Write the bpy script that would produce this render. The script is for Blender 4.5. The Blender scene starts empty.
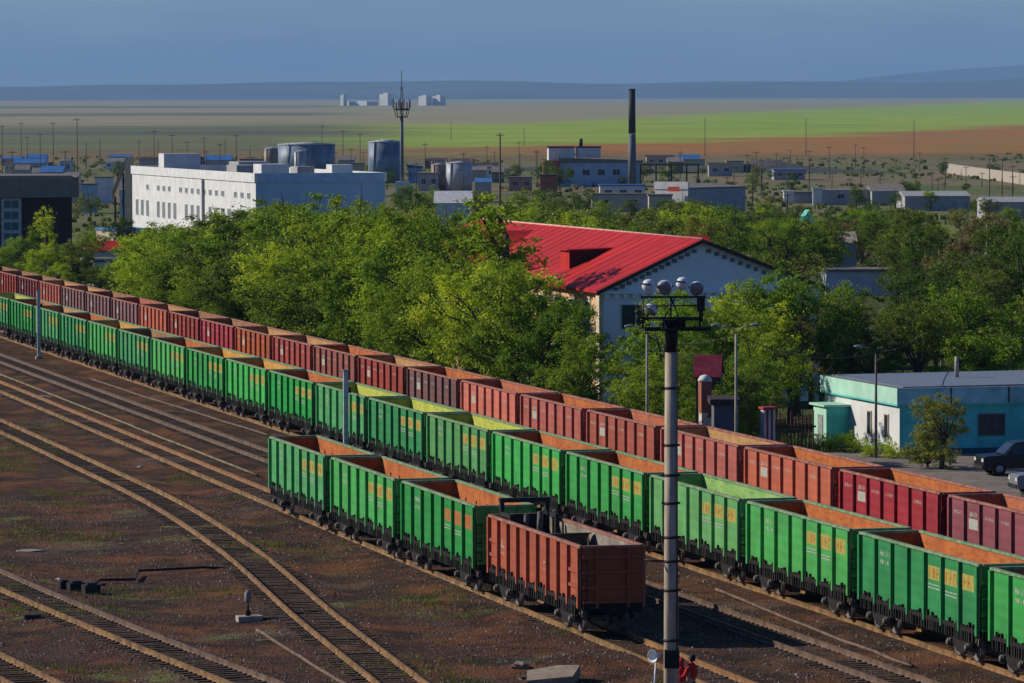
import bpy, bmesh, math, random
from mathutils import Vector, Matrix, noise
random.seed(7)
R = math.radians
col = bpy.context.scene.collection
scene = bpy.context.scene

# ------------------------------------------------------------------ camera, sky, sun
F = 4630.3; PIT = 0.0491; ROLL = -0.00279; CH = 18.77
cam_d = bpy.data.cameras.new('camera'); cam = bpy.data.objects.new('camera', cam_d); col.objects.link(cam)
cam_d.sensor_width = 36.0; cam_d.lens = 36.0 * F / 1024.0
cam_d.clip_start = 5.0; cam_d.clip_end = 120000.0
cam.matrix_world = Matrix.Translation((0, 0, CH)) @ Matrix.Rotation(math.pi/2 - PIT, 4, 'X') @ Matrix.Rotation(ROLL, 4, 'Z')
scene.camera = cam
SUN_EL = 29.0; SUN_DIR = Vector((-0.948*math.cos(R(SUN_EL)), 0.319*math.cos(R(SUN_EL)), math.sin(R(SUN_EL))))
world = bpy.data.worlds.new('World'); scene.world = world; world.use_nodes = True
wn = world.node_tree; bg = wn.nodes['Background']
sky = wn.nodes.new('ShaderNodeTexSky'); sky.sky_type = 'NISHITA'; sky.sun_disc = False
sky.sun_elevation = R(SUN_EL); sky.sun_rotation = math.atan2(SUN_DIR.x, SUN_DIR.y)
sky.altitude = 300; sky.air_density = 1.0; sky.dust_density = 0.1; sky.ozone_density = 6.0
# thin veils of dull cloud in front of the clear sky
tcw = wn.nodes.new('ShaderNodeTexCoord'); mpw = wn.nodes.new('ShaderNodeMapping'); mpw.inputs['Scale'].default_value = (9, 9, 60)
nw = wn.nodes.new('ShaderNodeTexNoise'); nw.inputs['Scale'].default_value = 1.0; nw.inputs['Detail'].default_value = 6
rw = wn.nodes.new('ShaderNodeValToRGB'); rw.color_ramp.elements[0].position = 0.35; rw.color_ramp.elements[0].color = (0.42, 0.56, 0.86, 1)
rw.color_ramp.elements[1].position = 0.7; rw.color_ramp.elements[1].color = (0.72, 0.86, 1.10, 1)
mw = wn.nodes.new('ShaderNodeMix'); mw.data_type = 'RGBA'; mw.blend_type = 'MULTIPLY'; mw.inputs[0].default_value = 1.0
wn.links.new(tcw.outputs['Generated'], mpw.inputs['Vector']); wn.links.new(mpw.outputs[0], nw.inputs['Vector']); wn.links.new(nw.outputs['Fac'], rw.inputs[0])
wn.links.new(sky.outputs[0], mw.inputs[6]); wn.links.new(rw.outputs[0], mw.inputs[7]); wn.links.new(mw.outputs[2], bg.inputs[0]); bg.inputs[1].default_value = 0.08
sun_d = bpy.data.lights.new('sun', 'SUN'); sun = bpy.data.objects.new('sun', sun_d); col.objects.link(sun)
sun_d.energy = 5.0; sun_d.angle = R(0.5); sun_d.color = (1.0, 0.90, 0.74)
sun.rotation_euler = SUN_DIR.to_track_quat('Z', 'Y').to_euler()
vs = scene.view_settings
vs.view_transform = 'Standard'; vs.look = 'None'; vs.gamma = 1; vs.use_curve_mapping = False; vs.exposure = -0.05

# ------------------------------------------------------------------ coordinates
TH = 0.24679
DX, DY = -math.sin(TH), math.cos(TH)        # along the tracks, away from the camera
MX, MY = math.cos(TH), math.sin(TH)         # across the tracks, to the right
def yp(L, s, z=0.0): return Vector((DX*s + MX*L, DY*s + MY*L, z))
YARD_ROT = math.atan2(-DY, -DX)             # local +X runs along the tracks towards the camera, +Y to the right
GZ = -0.34                                  # ground level below the rail heads
def terrain_h(x, y):
    d = y
    h = GZ
    if d > 1500: h += (d-1500)*0.0042
    if d > 600:
        a = min(1, (d-600)/1500)
        h += a*0.9*noise.noise(Vector((x*0.004, y*0.0025, 3.1)))
    return h
def ray(px, py):
    u = px-512; v = py-341.5
    cr, sr = math.cos(ROLL), math.sin(ROLL)
    a = u*cr + v*sr; b = -(-u*sr + v*cr)
    c, s = math.cos(PIT), math.sin(PIT)
    return Vector((a, F*c + b*s, b*c - F*s))
def gp(px, py, z=GZ):                       # point of the ground seen at a pixel of the photo
    d = ray(px, py); t = (z-CH)/d.z
    return Vector((d.x*t, d.y*t, z))
def at(px, py, Y):                          # point at distance Y seen at a pixel
    d = ray(px, py); t = Y/d.y
    return Vector((d.x*t, Y, CH + d.z*t))
def pix(P):
    y, z = P.y, P.z-CH
    c, s = math.cos(PIT), math.sin(PIT)
    d = y*c - z*s; u = z*c + y*s
    a = P.x/d*F; b = -u/d*F
    cr, sr = math.cos(ROLL), math.sin(ROLL)
    return 512 + a*cr - b*sr, 341.5 + a*sr + b*cr

# ------------------------------------------------------------------ objects
def tag(o, label=None, cat=None, group=None, kind=None):
    if label: o['label'] = label
    if cat: o['category'] = cat
    if group: o['group'] = group
    if kind: o['kind'] = kind
    return o
def empty(name, loc, rz=0.0, label=None, cat=None, group=None):
    o = bpy.data.objects.new(name, None); col.objects.link(o)
    o.location = loc; o.rotation_euler = (0, 0, rz); o.empty_display_size = 0.3
    return tag(o, label, cat, group)
class MB:
    def __init__(self): self.v = []; self.f = []; self.m = []; self.sm = []
    def add(self, vs, fs, mi=0, smooth=False):
        n = len(self.v); self.v += [tuple(p) for p in vs]
        for f in fs: self.f.append(tuple(n+i for i in f)); self.m.append(mi); self.sm.append(smooth)
        return self
    def box(self, x0, x1, y0, y1, z0, z1, mi=0, mats=None):
        v = [(x0,y0,z0),(x1,y0,z0),(x1,y1,z0),(x0,y1,z0),(x0,y0,z1),(x1,y0,z1),(x1,y1,z1),(x0,y1,z1)]
        fs = [(0,3,2,1),(4,5,6,7),(0,1,5,4),(1,2,6,5),(2,3,7,6),(3,0,4,7)]   # bottom top -Y +X +Y -X
        n = len(self.v); self.v += v
        for k, f in enumerate(fs):
            self.f.append(tuple(n+i for i in f)); self.m.append(mats[k] if mats else mi); self.sm.append(False)
        return self
    def prism(self, poly, a0, a1, axis='x', mi=0):      # poly in the other two axes
        n = len(poly)
        def P(a, p):
            if axis == 'x': return (a, p[0], p[1])
            if axis == 'y': return (p[0], a, p[1])
            return (p[0], p[1], a)
        vs = [P(a0, p) for p in poly] + [P(a1, p) for p in poly]
        fs = [tuple(range(n))[::-1], tuple(range(n, 2*n))] + [(i, (i+1) % n, n+(i+1) % n, n+i) for i in range(n)]
        return self.add(vs, fs, mi)
    def tube(self, pts, rad, n=8, mi=0, caps=True, smooth=True):
        pts = [Vector(p) for p in pts]
        rads = rad if isinstance(rad, (list, tuple)) else [rad]*len(pts)
        vs = []; fs = []
        for i, p in enumerate(pts):
            t = (pts[min(i+1, len(pts)-1)] - pts[max(i-1, 0)])
            t = t.normalized() if t.length > 1e-9 else Vector((0, 0, 1))
            up = Vector((0, 0, 1)) if abs(t.z) < 0.9 else Vector((1, 0, 0))
            a = t.cross(up).normalized(); b = t.cross(a)
            for k in range(n):
                w = 2*math.pi*k/n
                vs.append(p + (a*math.cos(w) + b*math.sin(w))*rads[i])
        for i in range(len(pts)-1):
            for k in range(n):
                fs.append((i*n+k, i*n+(k+1) % n, (i+1)*n+(k+1) % n, (i+1)*n+k))
        if caps:
            fs.append(tuple(range(n))); fs.append(tuple(range((len(pts)-1)*n, len(pts)*n))[::-1])
        return self.add(vs, fs, mi, smooth)
    def lathe(self, prof, c=(0, 0, 0), n=16, mi=0, smooth=True, axis='z'):
        vs = []; fs = []
        for r, z in prof:
            for k in range(n):
                w = 2*math.pi*k/n
                p = (r*math.cos(w), r*math.sin(w), z)
                if axis == 'y': p = (p[0], p[2], p[1])
                if axis == 'x': p = (p[2], p[0], p[1])
                vs.append((p[0]+c[0], p[1]+c[1], p[2]+c[2]))
        for i in range(len(prof)-1):
            for k in range(n):
                fs.append((i*n+k, i*n+(k+1) % n, (i+1)*n+(k+1) % n, (i+1)*n+k))
        fs.append(tuple(range(n))); fs.append(tuple(range((len(prof)-1)*n, len(prof)*n))[::-1])
        return self.add(vs, fs, mi, smooth)
    def build(self, name, mats, parent=None, loc=None, rz=0.0, recalc=True):
        me = bpy.data.meshes.new(name); me.from_pydata(self.v, [], self.f)
        if not isinstance(mats, (list, tuple)): mats = [mats]
        for m in mats: me.materials.append(m)
        me.polygons.foreach_set('material_index', self.m)
        me.polygons.foreach_set('use_smooth', self.sm)
        if recalc:
            bm = bmesh.new(); bm.from_mesh(me); bmesh.ops.recalc_face_normals(bm, faces=bm.faces); bm.to_mesh(me); bm.free()
        me.update()
        o = bpy.data.objects.new(name, me); col.objects.link(o)
        if parent: o.parent = parent
        if loc is not None: o.location = loc
        o.rotation_euler = (0, 0, rz)
        return o
kids = {}
KY = 0.78
def copy_tree(o, parent=None):
    c = o.copy(); col.objects.link(c)
    if parent: c.parent = parent
    for ch in list(o.children): copy_tree(ch, c)
    return c
def set_mat(o, k, m):
    o.material_slots[k].link = 'OBJECT'; o.material_slots[k].material = m
def base_name(o): return o.name.split('.')[0]

# ------------------------------------------------------------------ materials
def nmat(name):
    m = bpy.data.materials.new(name); m.use_nodes = True
    nt = m.node_tree; b = nt.nodes['Principled BSDF']
    b.inputs['Specular IOR Level'].default_value = 0.3
    return m, nt, b
def N(nt, t, **kw):
    n = nt.nodes.new(t)
    for k, v in kw.items():
        if k in n.inputs: n.inputs[k].default_value = v
        else: setattr(n, k, v)
    return n
def coords(nt, use='Object', rnd=True, scale=(1, 1, 1)):
    tc = N(nt, 'ShaderNodeTexCoord'); mp = N(nt, 'ShaderNodeMapping'); mp.inputs['Scale'].default_value = scale
    if rnd:
        oi = N(nt, 'ShaderNodeObjectInfo'); mu = N(nt, 'ShaderNodeMath', operation='MULTIPLY'); mu.inputs[1].default_value = 57.0
        nt.links.new(oi.outputs['Random'], mu.inputs[0])
        ad = N(nt, 'ShaderNodeVectorMath', operation='ADD')
        nt.links.new(tc.outputs[use], ad.inputs[0]); nt.links.new(mu.outputs[0], ad.inputs[1])
        nt.links.new(ad.outputs[0], mp.inputs['Vector'])
    else: nt.links.new(tc.outputs[use], mp.inputs['Vector'])
    return mp.outputs[0]
def ramp(nt, fac, stops, interp='LINEAR'):
    r = N(nt, 'ShaderNodeValToRGB'); r.color_ramp.interpolation = interp
    el = r.color_ramp.elements
    while len(el) < len(stops): el.new(0.5)
    for e, (p, c) in zip(el, stops):
        e.position = p; e.color = (c[0], c[1], c[2], 1) if len(c) == 3 else c
    nt.links.new(fac, r.inputs[0]); return r.outputs[0]
def mix(nt, fac, a, b, blend='MIX'):
    m = N(nt, 'ShaderNodeMix', data_type='RGBA', blend_type=blend)
    for s, v in ((0, fac), (6, a), (7, b)):
        if isinstance(v, (int, float)): m.inputs[s].default_value = v
        elif isinstance(v, (tuple, list)): m.inputs[s].default_value = (v[0], v[1], v[2], 1)
        else: nt.links.new(v, m.inputs[s])
    return m.outputs[2]
def noi(nt, vec, scale, detail=4, rough=0.55):
    n = N(nt, 'ShaderNodeTexNoise'); n.inputs['Scale'].default_value = scale; n.inputs['Detail'].default_value = detail
    n.inputs['Roughness'].default_value = rough; nt.links.new(vec, n.inputs['Vector']); return n.outputs['Fac']
def bump(nt, b, h, dist=0.02, strength=0.5):
    bm = N(nt, 'ShaderNodeBump'); bm.inputs['Distance'].default_value = dist; bm.inputs['Strength'].default_value = strength
    nt.links.new(h, bm.inputs['Height']); nt.links.new(bm.outputs[0], b.inputs['Normal'])
def mrange(nt, v, a, b, c=0.0, d=1.0):
    n = N(nt, 'ShaderNodeMapRange'); n.inputs[1].default_value = a; n.inputs[2].default_value = b
    n.inputs[3].default_value = c; n.inputs[4].default_value = d; nt.links.new(v, n.inputs[0]); return n.outputs[0]
def G3(v): return (v, v, v)
def simple(name, c, rough=0.7, var=0.25, scale=3.0, metal=0.0, bmp=0.0, c2=None, use='Object', rnd=True, amount=(0.35, 0.65), stretch=(1, 1, 1)):
    m, nt, b = nmat(name)
    v = coords(nt, use, rnd, stretch)
    n = noi(nt, v, scale)
    d = tuple(max(0, x*(1-var)) for x in c); l = tuple(min(1, x*(1+var)) for x in c)
    colr = ramp(nt, n, [(amount[0], d), (amount[1], c2 if c2 else l)])
    nt.links.new(colr, b.inputs['Base Color'])
    b.inputs['Roughness'].default_value = rough; b.inputs['Metallic'].default_value = metal
    if bmp: bump(nt, b, noi(nt, v, scale*8, 3), bmp, 0.6)
    return m
def wagon_paint(name, c, rust=(0.16, 0.05, 0.02), wear=0.5, dirt=0.35):
    m, nt, b = nmat(name)
    v = coords(nt)
    big = noi(nt, v, 0.7, 3)
    c0 = ramp(nt, big, [(0.3, tuple(x*0.78 for x in c)), (0.7, tuple(min(1, x*1.15) for x in c))])
    vs_ = coords(nt, 'Object', True, (3.0, 3.0, 0.35))
    streak = noi(nt, vs_, 2.2, 5, 0.65)
    m1 = ramp(nt, streak, [(0.50, G3(0)), (0.78, G3(dirt))])
    c1 = mix(nt, m1, c0, tuple(x*0.45+0.03 for x in c))
    fine = noi(nt, v, 5.0, 6, 0.7)
    m2 = ramp(nt, fine, [(0.60, G3(0)), (0.72, G3(wear))])
    c2 = mix(nt, m2, c1, rust)
    lite = noi(nt, coords(nt, 'Object', True, (1, 1, 2.2)), 3.1, 5, 0.7)
    m3 = ramp(nt, lite, [(0.62, G3(0)), (0.75, G3(0.4))])
    c3 = mix(nt, m3, c2, tuple(min(0.7, x*0.8+0.16) for x in c))
    oi = N(nt, 'ShaderNodeObjectInfo'); hs = N(nt, 'ShaderNodeHueSaturation')
    nt.links.new(mrange(nt, oi.outputs['Random'], 0, 1, 0.72, 1.25), hs.inputs['Value']); nt.links.new(mrange(nt, oi.outputs['Random'], 1, 0, 0.86, 1.05), hs.inputs['Saturation'])
    nt.links.new(mrange(nt, oi.outputs['Random'], 0, 1, 0.507, 0.492), hs.inputs['Hue'])
    nt.links.new(c3, hs.inputs['Color']); nt.links.new(hs.outputs[0], b.inputs['Base Color'])
    b.inputs['Roughness'].default_value = 0.62
    # pressed corrugation of the sheet
    tc = N(nt, 'ShaderNodeTexCoord'); w = N(nt, 'ShaderNodeTexWave'); w.bands_direction = 'Z'; w.inputs['Scale'].default_value = 0.75
    w.inputs['Distortion'].default_value = 0.6; nt.links.new(tc.outputs['Object'], w.inputs['Vector'])
    ad = N(nt, 'ShaderNodeMath', operation='ADD'); nt.links.new(w.outputs['Fac'], ad.inputs[0]); nt.links.new(fine, ad.inputs[1])
    bump(nt, b, ad.outputs[0], 0.02, 0.35)
    return m

GREENS = [wagon_paint('green_paint', (0.020, 0.255, 0.068), wear=0.55), wagon_paint('leaf_green_paint', (0.022, 0.31, 0.050), wear=0.4),
          wagon_paint('bright_green_paint', (0.014, 0.36, 0.050), wear=0.3), wagon_paint('pale_green_paint', (0.10, 0.35, 0.10), wear=0.4)]
REDS = {'red': wagon_paint('red_paint', (0.34, 0.045, 0.035)), 'maroon': wagon_paint('maroon_paint', (0.19, 0.03, 0.04)),
        'orange': wagon_paint('orange_red_paint', (0.47, 0.10, 0.042), wear=0.3), 'salmon': wagon_paint('salmon_paint', (0.36, 0.075, 0.045), wear=0.45), 'rusty': wagon_paint('rusty_red_paint', (0.37, 0.072, 0.030), wear=0.5),
        'mauve': wagon_paint('mauve_brown_paint', (0.19, 0.085, 0.085), wear=0.4), 'crimson': wagon_paint('crimson_paint', (0.33, 0.012, 0.028), wear=0.15),
        'pink': wagon_paint('dull_pink_paint', (0.33, 0.095, 0.085), wear=0.35)}
def interior(name, c, c2):
    m, nt, b = nmat(name)
    v = coords(nt)
    c0 = ramp(nt, noi(nt, v, 1.1, 5, 0.65), [(0.33, c), (0.66, c2)])
    sc = noi(nt, coords(nt, 'Object', True, (0.5, 1, 2.5)), 3.0, 6, 0.7)
    c1 = mix(nt, ramp(nt, sc, [(0.50, G3(0)), (0.66, G3(0.55))]), c0, tuple(x*0.35 for x in c))
    c2_ = mix(nt, ramp(nt, noi(nt, v, 7.0, 4, 0.7), [(0.62, G3(0)), (0.72, G3(0.5))]), c1, (0.05, 0.03, 0.022))
    nt.links.new(c2_, b.inputs['Base Color']); b.inputs['Roughness'].default_value = 0.85
    bump(nt, b, sc, 0.02, 0.5)
    return m
INS = {'orange': interior('orange_rust_inside', (0.34, 0.085, 0.020), (0.52, 0.165, 0.038)), 'tan': interior('tan_rust_inside', (0.36, 0.19, 0.08), (0.52, 0.30, 0.12)),
       'lime': interior('lime_paint_inside', (0.36, 0.42, 0.05), (0.50, 0.52, 0.09)), 'green': interior('pale_green_inside', (0.16, 0.36, 0.10), (0.30, 0.48, 0.14)),
       'brown': interior('brown_rust_inside', (0.22, 0.11, 0.05), (0.34, 0.18, 0.08)), 'grey': interior('grey_worn_inside', (0.16, 0.14, 0.11), (0.34, 0.30, 0.25)),
       'redin': interior('red_rust_inside', (0.36, 0.09, 0.05), (0.48, 0.16, 0.07)), 'amber': interior('amber_inside', (0.46, 0.23, 0.04), (0.58, 0.33, 0.07))}
M_UNDER = simple('underframe_black', (0.012, 0.011, 0.011), 0.9, 0.4, 4)
M_WHEEL = simple('wheel_steel', (0.10, 0.085, 0.075), 0.6, 0.5, 6, c2=(0.2, 0.17, 0.15))
M_BOX = simple('axle_box_metal', (0.10, 0.085, 0.075), 0.7, 0.4, 6, c2=(0.17, 0.15, 0.13))
M_YEL = simple('yellow_lettering', (0.52, 0.42, 0.08), 0.6, 0.25, 4, c2=(0.12, 0.27, 0.07), amount=(0.48, 0.75))
M_ORG = simple('orange_lettering', (0.50, 0.13, 0.03), 0.6, 0.25, 5, c2=(0.30, 0.22, 0.06), amount=(0.45, 0.7))
M_WHT = simple('white_marking', (0.36, 0.38, 0.33), 0.7, 0.3, 14)
M_RIMG = simple('green_rim', (0.12, 0.30, 0.13), 0.7, 0.3, 3, c2=(0.27, 0.33, 0.20))
M_RIMR = simple('red_rim', (0.30, 0.10, 0.07), 0.7, 0.3, 3, c2=(0.40, 0.19, 0.14))
M_RUST = simple('rail_rust', (0.15, 0.078, 0.028), 0.7, 0.35, 2.0, c2=(0.28, 0.155, 0.058), bmp=0.004)
M_RAILD = simple('dull_rail', (0.10, 0.058, 0.038), 0.65, 0.3, 2.0, c2=(0.17, 0.105, 0.07))
M_RAILO = simple('orange_rail', (0.22, 0.10, 0.035), 0.7, 0.3, 2.0, c2=(0.29, 0.15, 0.055))
M_SLEEP = simple('sleeper_wood', (0.038, 0.025, 0.018), 0.95, 0.5, 5, c2=(0.10, 0.062, 0.042), bmp=0.01)
M_CONC = simple('concrete', (0.36, 0.32, 0.27), 0.9, 0.25, 4, bmp=0.005)
M_BLACK = simple('black_iron', (0.015, 0.014, 0.014), 0.6, 0.4, 5)
M_GREYM = simple('grey_metal', (0.28, 0.30, 0.33), 0.5, 0.2, 5)
M_WOODP = simple('pole_wood', (0.12, 0.095, 0.075), 0.9, 0.3, 5)
M_BARK = simple('bark', (0.09, 0.065, 0.045), 0.95, 0.4, 5, bmp=0.02, rnd=False)
M_GLASS = simple('dark_glass', (0.03, 0.045, 0.06), 0.12, 0.3, 2)
M_WHITE = simple('white_wall', (0.60, 0.62, 0.64), 0.9, 0.1, 0.5, rnd=False, c2=(0.66, 0.68, 0.69))

# ------------------------------------------------------------------ ground
def dotL(nt, sep):
    # across-track coordinate from world position
    a = N(nt, 'ShaderNodeMath', operation='MULTIPLY'); a.inputs[1].default_value = MX; nt.links.new(sep.outputs['X'], a.inputs[0])
    b = N(nt, 'ShaderNodeMath', operation='MULTIPLY_ADD'); b.inputs[1].default_value = MY; nt.links.new(sep.outputs['Y'], b.inputs[0]); nt.links.new(a.outputs[0], b.inputs[2])
    return b.outputs[0]
def mth(nt, op, a, b):
    n = N(nt, 'ShaderNodeMath', operation=op)
    for k, v in ((0, a), (1, b)):
        if isinstance(v, (int, float)): n.inputs[k].default_value = v
        else: nt.links.new(v, n.inputs[k])
    return n.outputs[0]
def ground_mat():
    m, nt, b = nmat('ground')
    tc = N(nt, 'ShaderNodeTexCoord'); V = tc.outputs['Object']
    sep = N(nt, 'ShaderNodeSeparateXYZ'); nt.links.new(V, sep.inputs[0])
    L = dotL(nt, sep); Y = sep.outputs['Y']; X = sep.outputs['X']
    # yard: ballast, ash and trodden earth
    stones = N(nt, 'ShaderNodeTexVoronoi'); stones.inputs['Scale'].default_value = 9.0; nt.links.new(V, stones.inputs['Vector'])
    st = ramp(nt, stones.outputs['Color'], [(0.0, (0.016, 0.009, 0.007)), (0.5, (0.060, 0.028, 0.019)), (0.85, (0.125, 0.062, 0.045)), (1.0, (0.28, 0.20, 0.17))])
    earth = ramp(nt, noi(nt, V, 1.7, 8, 0.7), [(0.3, (0.020, 0.014, 0.009)), (0.52, (0.055, 0.036, 0.022)), (0.75, (0.12, 0.072, 0.038))])
    pn = noi(nt, V, 0.13, 5, 0.6)
    yard = mix(nt, ramp(nt, pn, [(0.40, G3(0.15)), (0.56, G3(0.85))]), earth, st)
    rn = noi(nt, V, 0.22, 6, 0.65)
    yard = mix(nt, ramp(nt, rn, [(0.47, G3(0)), (0.62, G3(0.75))]), yard, (0.19, 0.075, 0.030))
    gv = noi(nt, V, 0.12, 5, 0.6)
    yard = mix(nt, ramp(nt, gv, [(0.56, G3(0)), (0.66, G3(0.5))]), yard, mix(nt, 0.5, st, (0.17, 0.145, 0.125)))
    dk = noi(nt, V, 0.31, 5, 0.6)
    yard = mix(nt, ramp(nt, dk, [(0.50, G3(0)), (0.64, G3(0.75))]), yard, (0.018, 0.014, 0.012))
    gn = noi(nt, V, 0.24, 4, 0.6); gf = noi(nt, V, 3.5, 5, 0.7)
    gmask = mth(nt, 'MULTIPLY', ramp(nt, gn, [(0.59, G3(0)), (0.65, G3(1.0))]), ramp(nt, gf, [(0.40, G3(0)), (0.6, G3(1.0))]))
    gmask = mth(nt, 'MULTIPLY', gmask, mrange(nt, L, 44, 38))
    yard = mix(nt, gmask, yard, (0.12, 0.17, 0.028))
    # earth under the trees
    soil = ramp(nt, noi(nt, V, 0.6, 6, 0.65), [(0.35, (0.06, 0.05, 0.03)), (0.5, (0.055, 0.085, 0.022)), (0.7, (0.15, 0.12, 0.075))])
    near = mix(nt, mrange(nt, L, 67.5, 69.0), yard, soil)
    # dusty industrial belt
    dust = ramp(nt, noi(nt, coords(nt, 'Object', False, (0.02, 0.008, 1)), 1.0, 8, 0.7), [(0.33, (0.085, 0.14, 0.035)), (0.45, (0.13, 0.15, 0.06)), (0.55, (0.19, 0.165, 0.10)), (0.66, (0.24, 0.16, 0.09)), (0.75, (0.11, 0.11, 0.07))])
    dn = noi(nt, coords(nt, 'Object', False, (0.09, 0.02, 1)), 1.0, 6, 0.75)
    dust = mix(nt, ramp(nt, dn, [(0.55, G3(0)), (0.64, G3(0.75))]), dust, (0.05, 0.07, 0.03))
    c = mix(nt, mrange(nt, Y, 560, 700), near, dust)
    # steppe fields
    jit = noi(nt, coords(nt, 'Object', False, (0.002, 0.0012, 1)), 1.0, 6, 0.65)
    j = mrange(nt, jit, 0.3, 0.7, -1, 1)
    Xp = mth(nt, 'MAXIMUM', X, 0.0)
    brown = ramp(nt, noi(nt, coords(nt, 'Object', False, (0.012, 0.004, 1)), 1.0, 7, 0.7), [(0.3, (0.33, 0.115, 0.035)), (0.5, (0.34, 0.165, 0.05)), (0.7, (0.22, 0.18, 0.055))])
    Yb = mth(nt, 'ADD', Y, mth(nt, 'MULTIPLY', j, 140.0))
    c = mix(nt, mrange(nt, Yb, 1650, 1900), c, ramp(nt, dn, [(0.4, (0.13, 0.115, 0.05)), (0.6, (0.24, 0.16, 0.08))]))
    rm = mth(nt, 'MULTIPLY', mrange(nt, Yb, 1950, 2100), mrange(nt, X, -120, 40))
    c = mix(nt, rm, c, brown)
    g0 = mth(nt, 'SUBTRACT', mth(nt, 'ADD', Y, mth(nt, 'MULTIPLY', j, 260.0)), mth(nt, 'MULTIPLY', Xp, 3.6))
    gm = mrange(nt, g0, 2050, 2250)
    grs = ramp(nt, noi(nt, coords(nt, 'Object', False, (0.006, 0.0032, 1)), 1.0, 6, 0.7), [(0.3, (0.17, 0.28, 0.04)), (0.5, (0.27, 0.39, 0.045)), (0.62, (0.33, 0.38, 0.08)), (0.72, (0.24, 0.22, 0.08))])
    lmask = mrange(nt, mth(nt, 'ADD', mth(nt, 'SUBTRACT', X, mth(nt, 'MULTIPLY', j, 50.0)), mth(nt, 'MULTIPLY', Y, 0.026)), -60, 40)
    lplain = ramp(nt, noi(nt, coords(nt, 'Object', False, (0.0035, 0.0022, 1)), 1.0, 8, 0.75), [(0.32, (0.085, 0.12, 0.06)), (0.5, (0.15, 0.17, 0.08)), (0.62, (0.20, 0.19, 0.10)), (0.72, (0.11, 0.12, 0.08))])
    gcol = mix(nt, lmask, lplain, grs)
    c = mix(nt, gm, c, gcol)
    g1 = mth(nt, 'SUBTRACT', mth(nt, 'ADD', Y, mth(nt, 'MULTIPLY', j, 500.0)), mth(nt, 'MULTIPLY', Xp, 7.0))
    far = ramp(nt, noi(nt, coords(nt, 'Object', False, (0.0008, 0.00035, 1)), 1.0, 6, 0.7), [(0.3, (0.13, 0.17, 0.09)), (0.42, (0.27, 0.26, 0.14)), (0.55, (0.32, 0.29, 0.18)), (0.64, (0.17, 0.20, 0.11)), (0.75, (0.27, 0.19, 0.12))])
    c = mix(nt, mrange(nt, g1, 3700, 4300), c, far)
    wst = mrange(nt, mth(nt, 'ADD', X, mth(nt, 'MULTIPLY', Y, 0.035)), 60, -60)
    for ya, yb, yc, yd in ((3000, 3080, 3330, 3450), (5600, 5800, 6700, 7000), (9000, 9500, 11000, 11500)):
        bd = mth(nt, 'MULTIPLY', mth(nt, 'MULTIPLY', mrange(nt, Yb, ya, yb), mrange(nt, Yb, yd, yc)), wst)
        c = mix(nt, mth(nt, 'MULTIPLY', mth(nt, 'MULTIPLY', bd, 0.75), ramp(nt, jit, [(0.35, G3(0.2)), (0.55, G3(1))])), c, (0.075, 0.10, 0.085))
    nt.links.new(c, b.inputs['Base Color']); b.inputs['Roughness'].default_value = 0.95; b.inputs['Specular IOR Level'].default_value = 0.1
    hb = mth(nt, 'ADD', noi(nt, V, 1.2, 6, 0.7), mth(nt, 'MULTIPLY', stones.outputs['Distance'], 0.35))
    bump(nt, b, hb, 0.25, 0.55)
    return m
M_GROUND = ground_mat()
def axis_samples(lo, hi, step, out_lo, out_hi, g=1.13):
    a = []
    v = lo
    while v <= hi: a.append(v); v += step
    s = step; v = a[-1]
    while v < out_hi: s *= g; v += s; a.append(v)
    s = step; v = lo
    pre = []
    while v > out_lo: s *= g; v -= s; pre.append(v)
    return pre[::-1] + a
def catmull(pts, s):
    pts = sorted(pts)
    if s <= pts[0][0]: a, b = pts[0], pts[1]
    elif s >= pts[-1][0]: a, b = pts[-2], pts[-1]
    else:
        for i in range(len(pts)-1):
            if pts[i][0] <= s <= pts[i+1][0]: break
        p0 = pts[max(i-1, 0)]; p1 = pts[i]; p2 = pts[i+1]; p3 = pts[min(i+2, len(pts)-1)]
        t = (s-p1[0])/(p2[0]-p1[0]); dx = p2[0]-p1[0]
        m1 = (p2[1]-p0[1])/(p2[0]-p0[0])*dx; m2 = (p3[1]-p1[1])/(p3[0]-p1[0])*dx
        return (2*t**3-3*t*t+1)*p1[1] + (t**3-2*t*t+t)*m1 + (-2*t**3+3*t*t)*p2[1] + (t**3-t*t)*m2
    return a[1] + (b[1]-a[1])*(s-a[0])/(b[0]-a[0])
MOUNDS = []
for (px, py, hgt, rr) in ((600, 668, 0.55, 2.3), (650, 660, 0.35, 1.8), (540, 640, 0.25, 2.2), (300, 562, 0.2, 2.0), (415, 610, 0.25, 2.5), (840, 655, 0.15, 2)):
    p = gp(px, py); MOUNDS.append((p.x, p.y, hgt, rr))
CURVES = ([(284, 38.5), (247, 38.6), (222, 38.5), (196, 37.3), (170, 35.2), (149, 33.75), (130, 32.5), (330, 38.3)], [(200, 24.75), (184, 25.85), (170, 27.07), (158, 28.25), (150, 29.1), (130, 31.4), (240, 22.0)], [(180, 19.9), (161, 21.25), (154, 21.85), (130, 23.9)])
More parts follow.
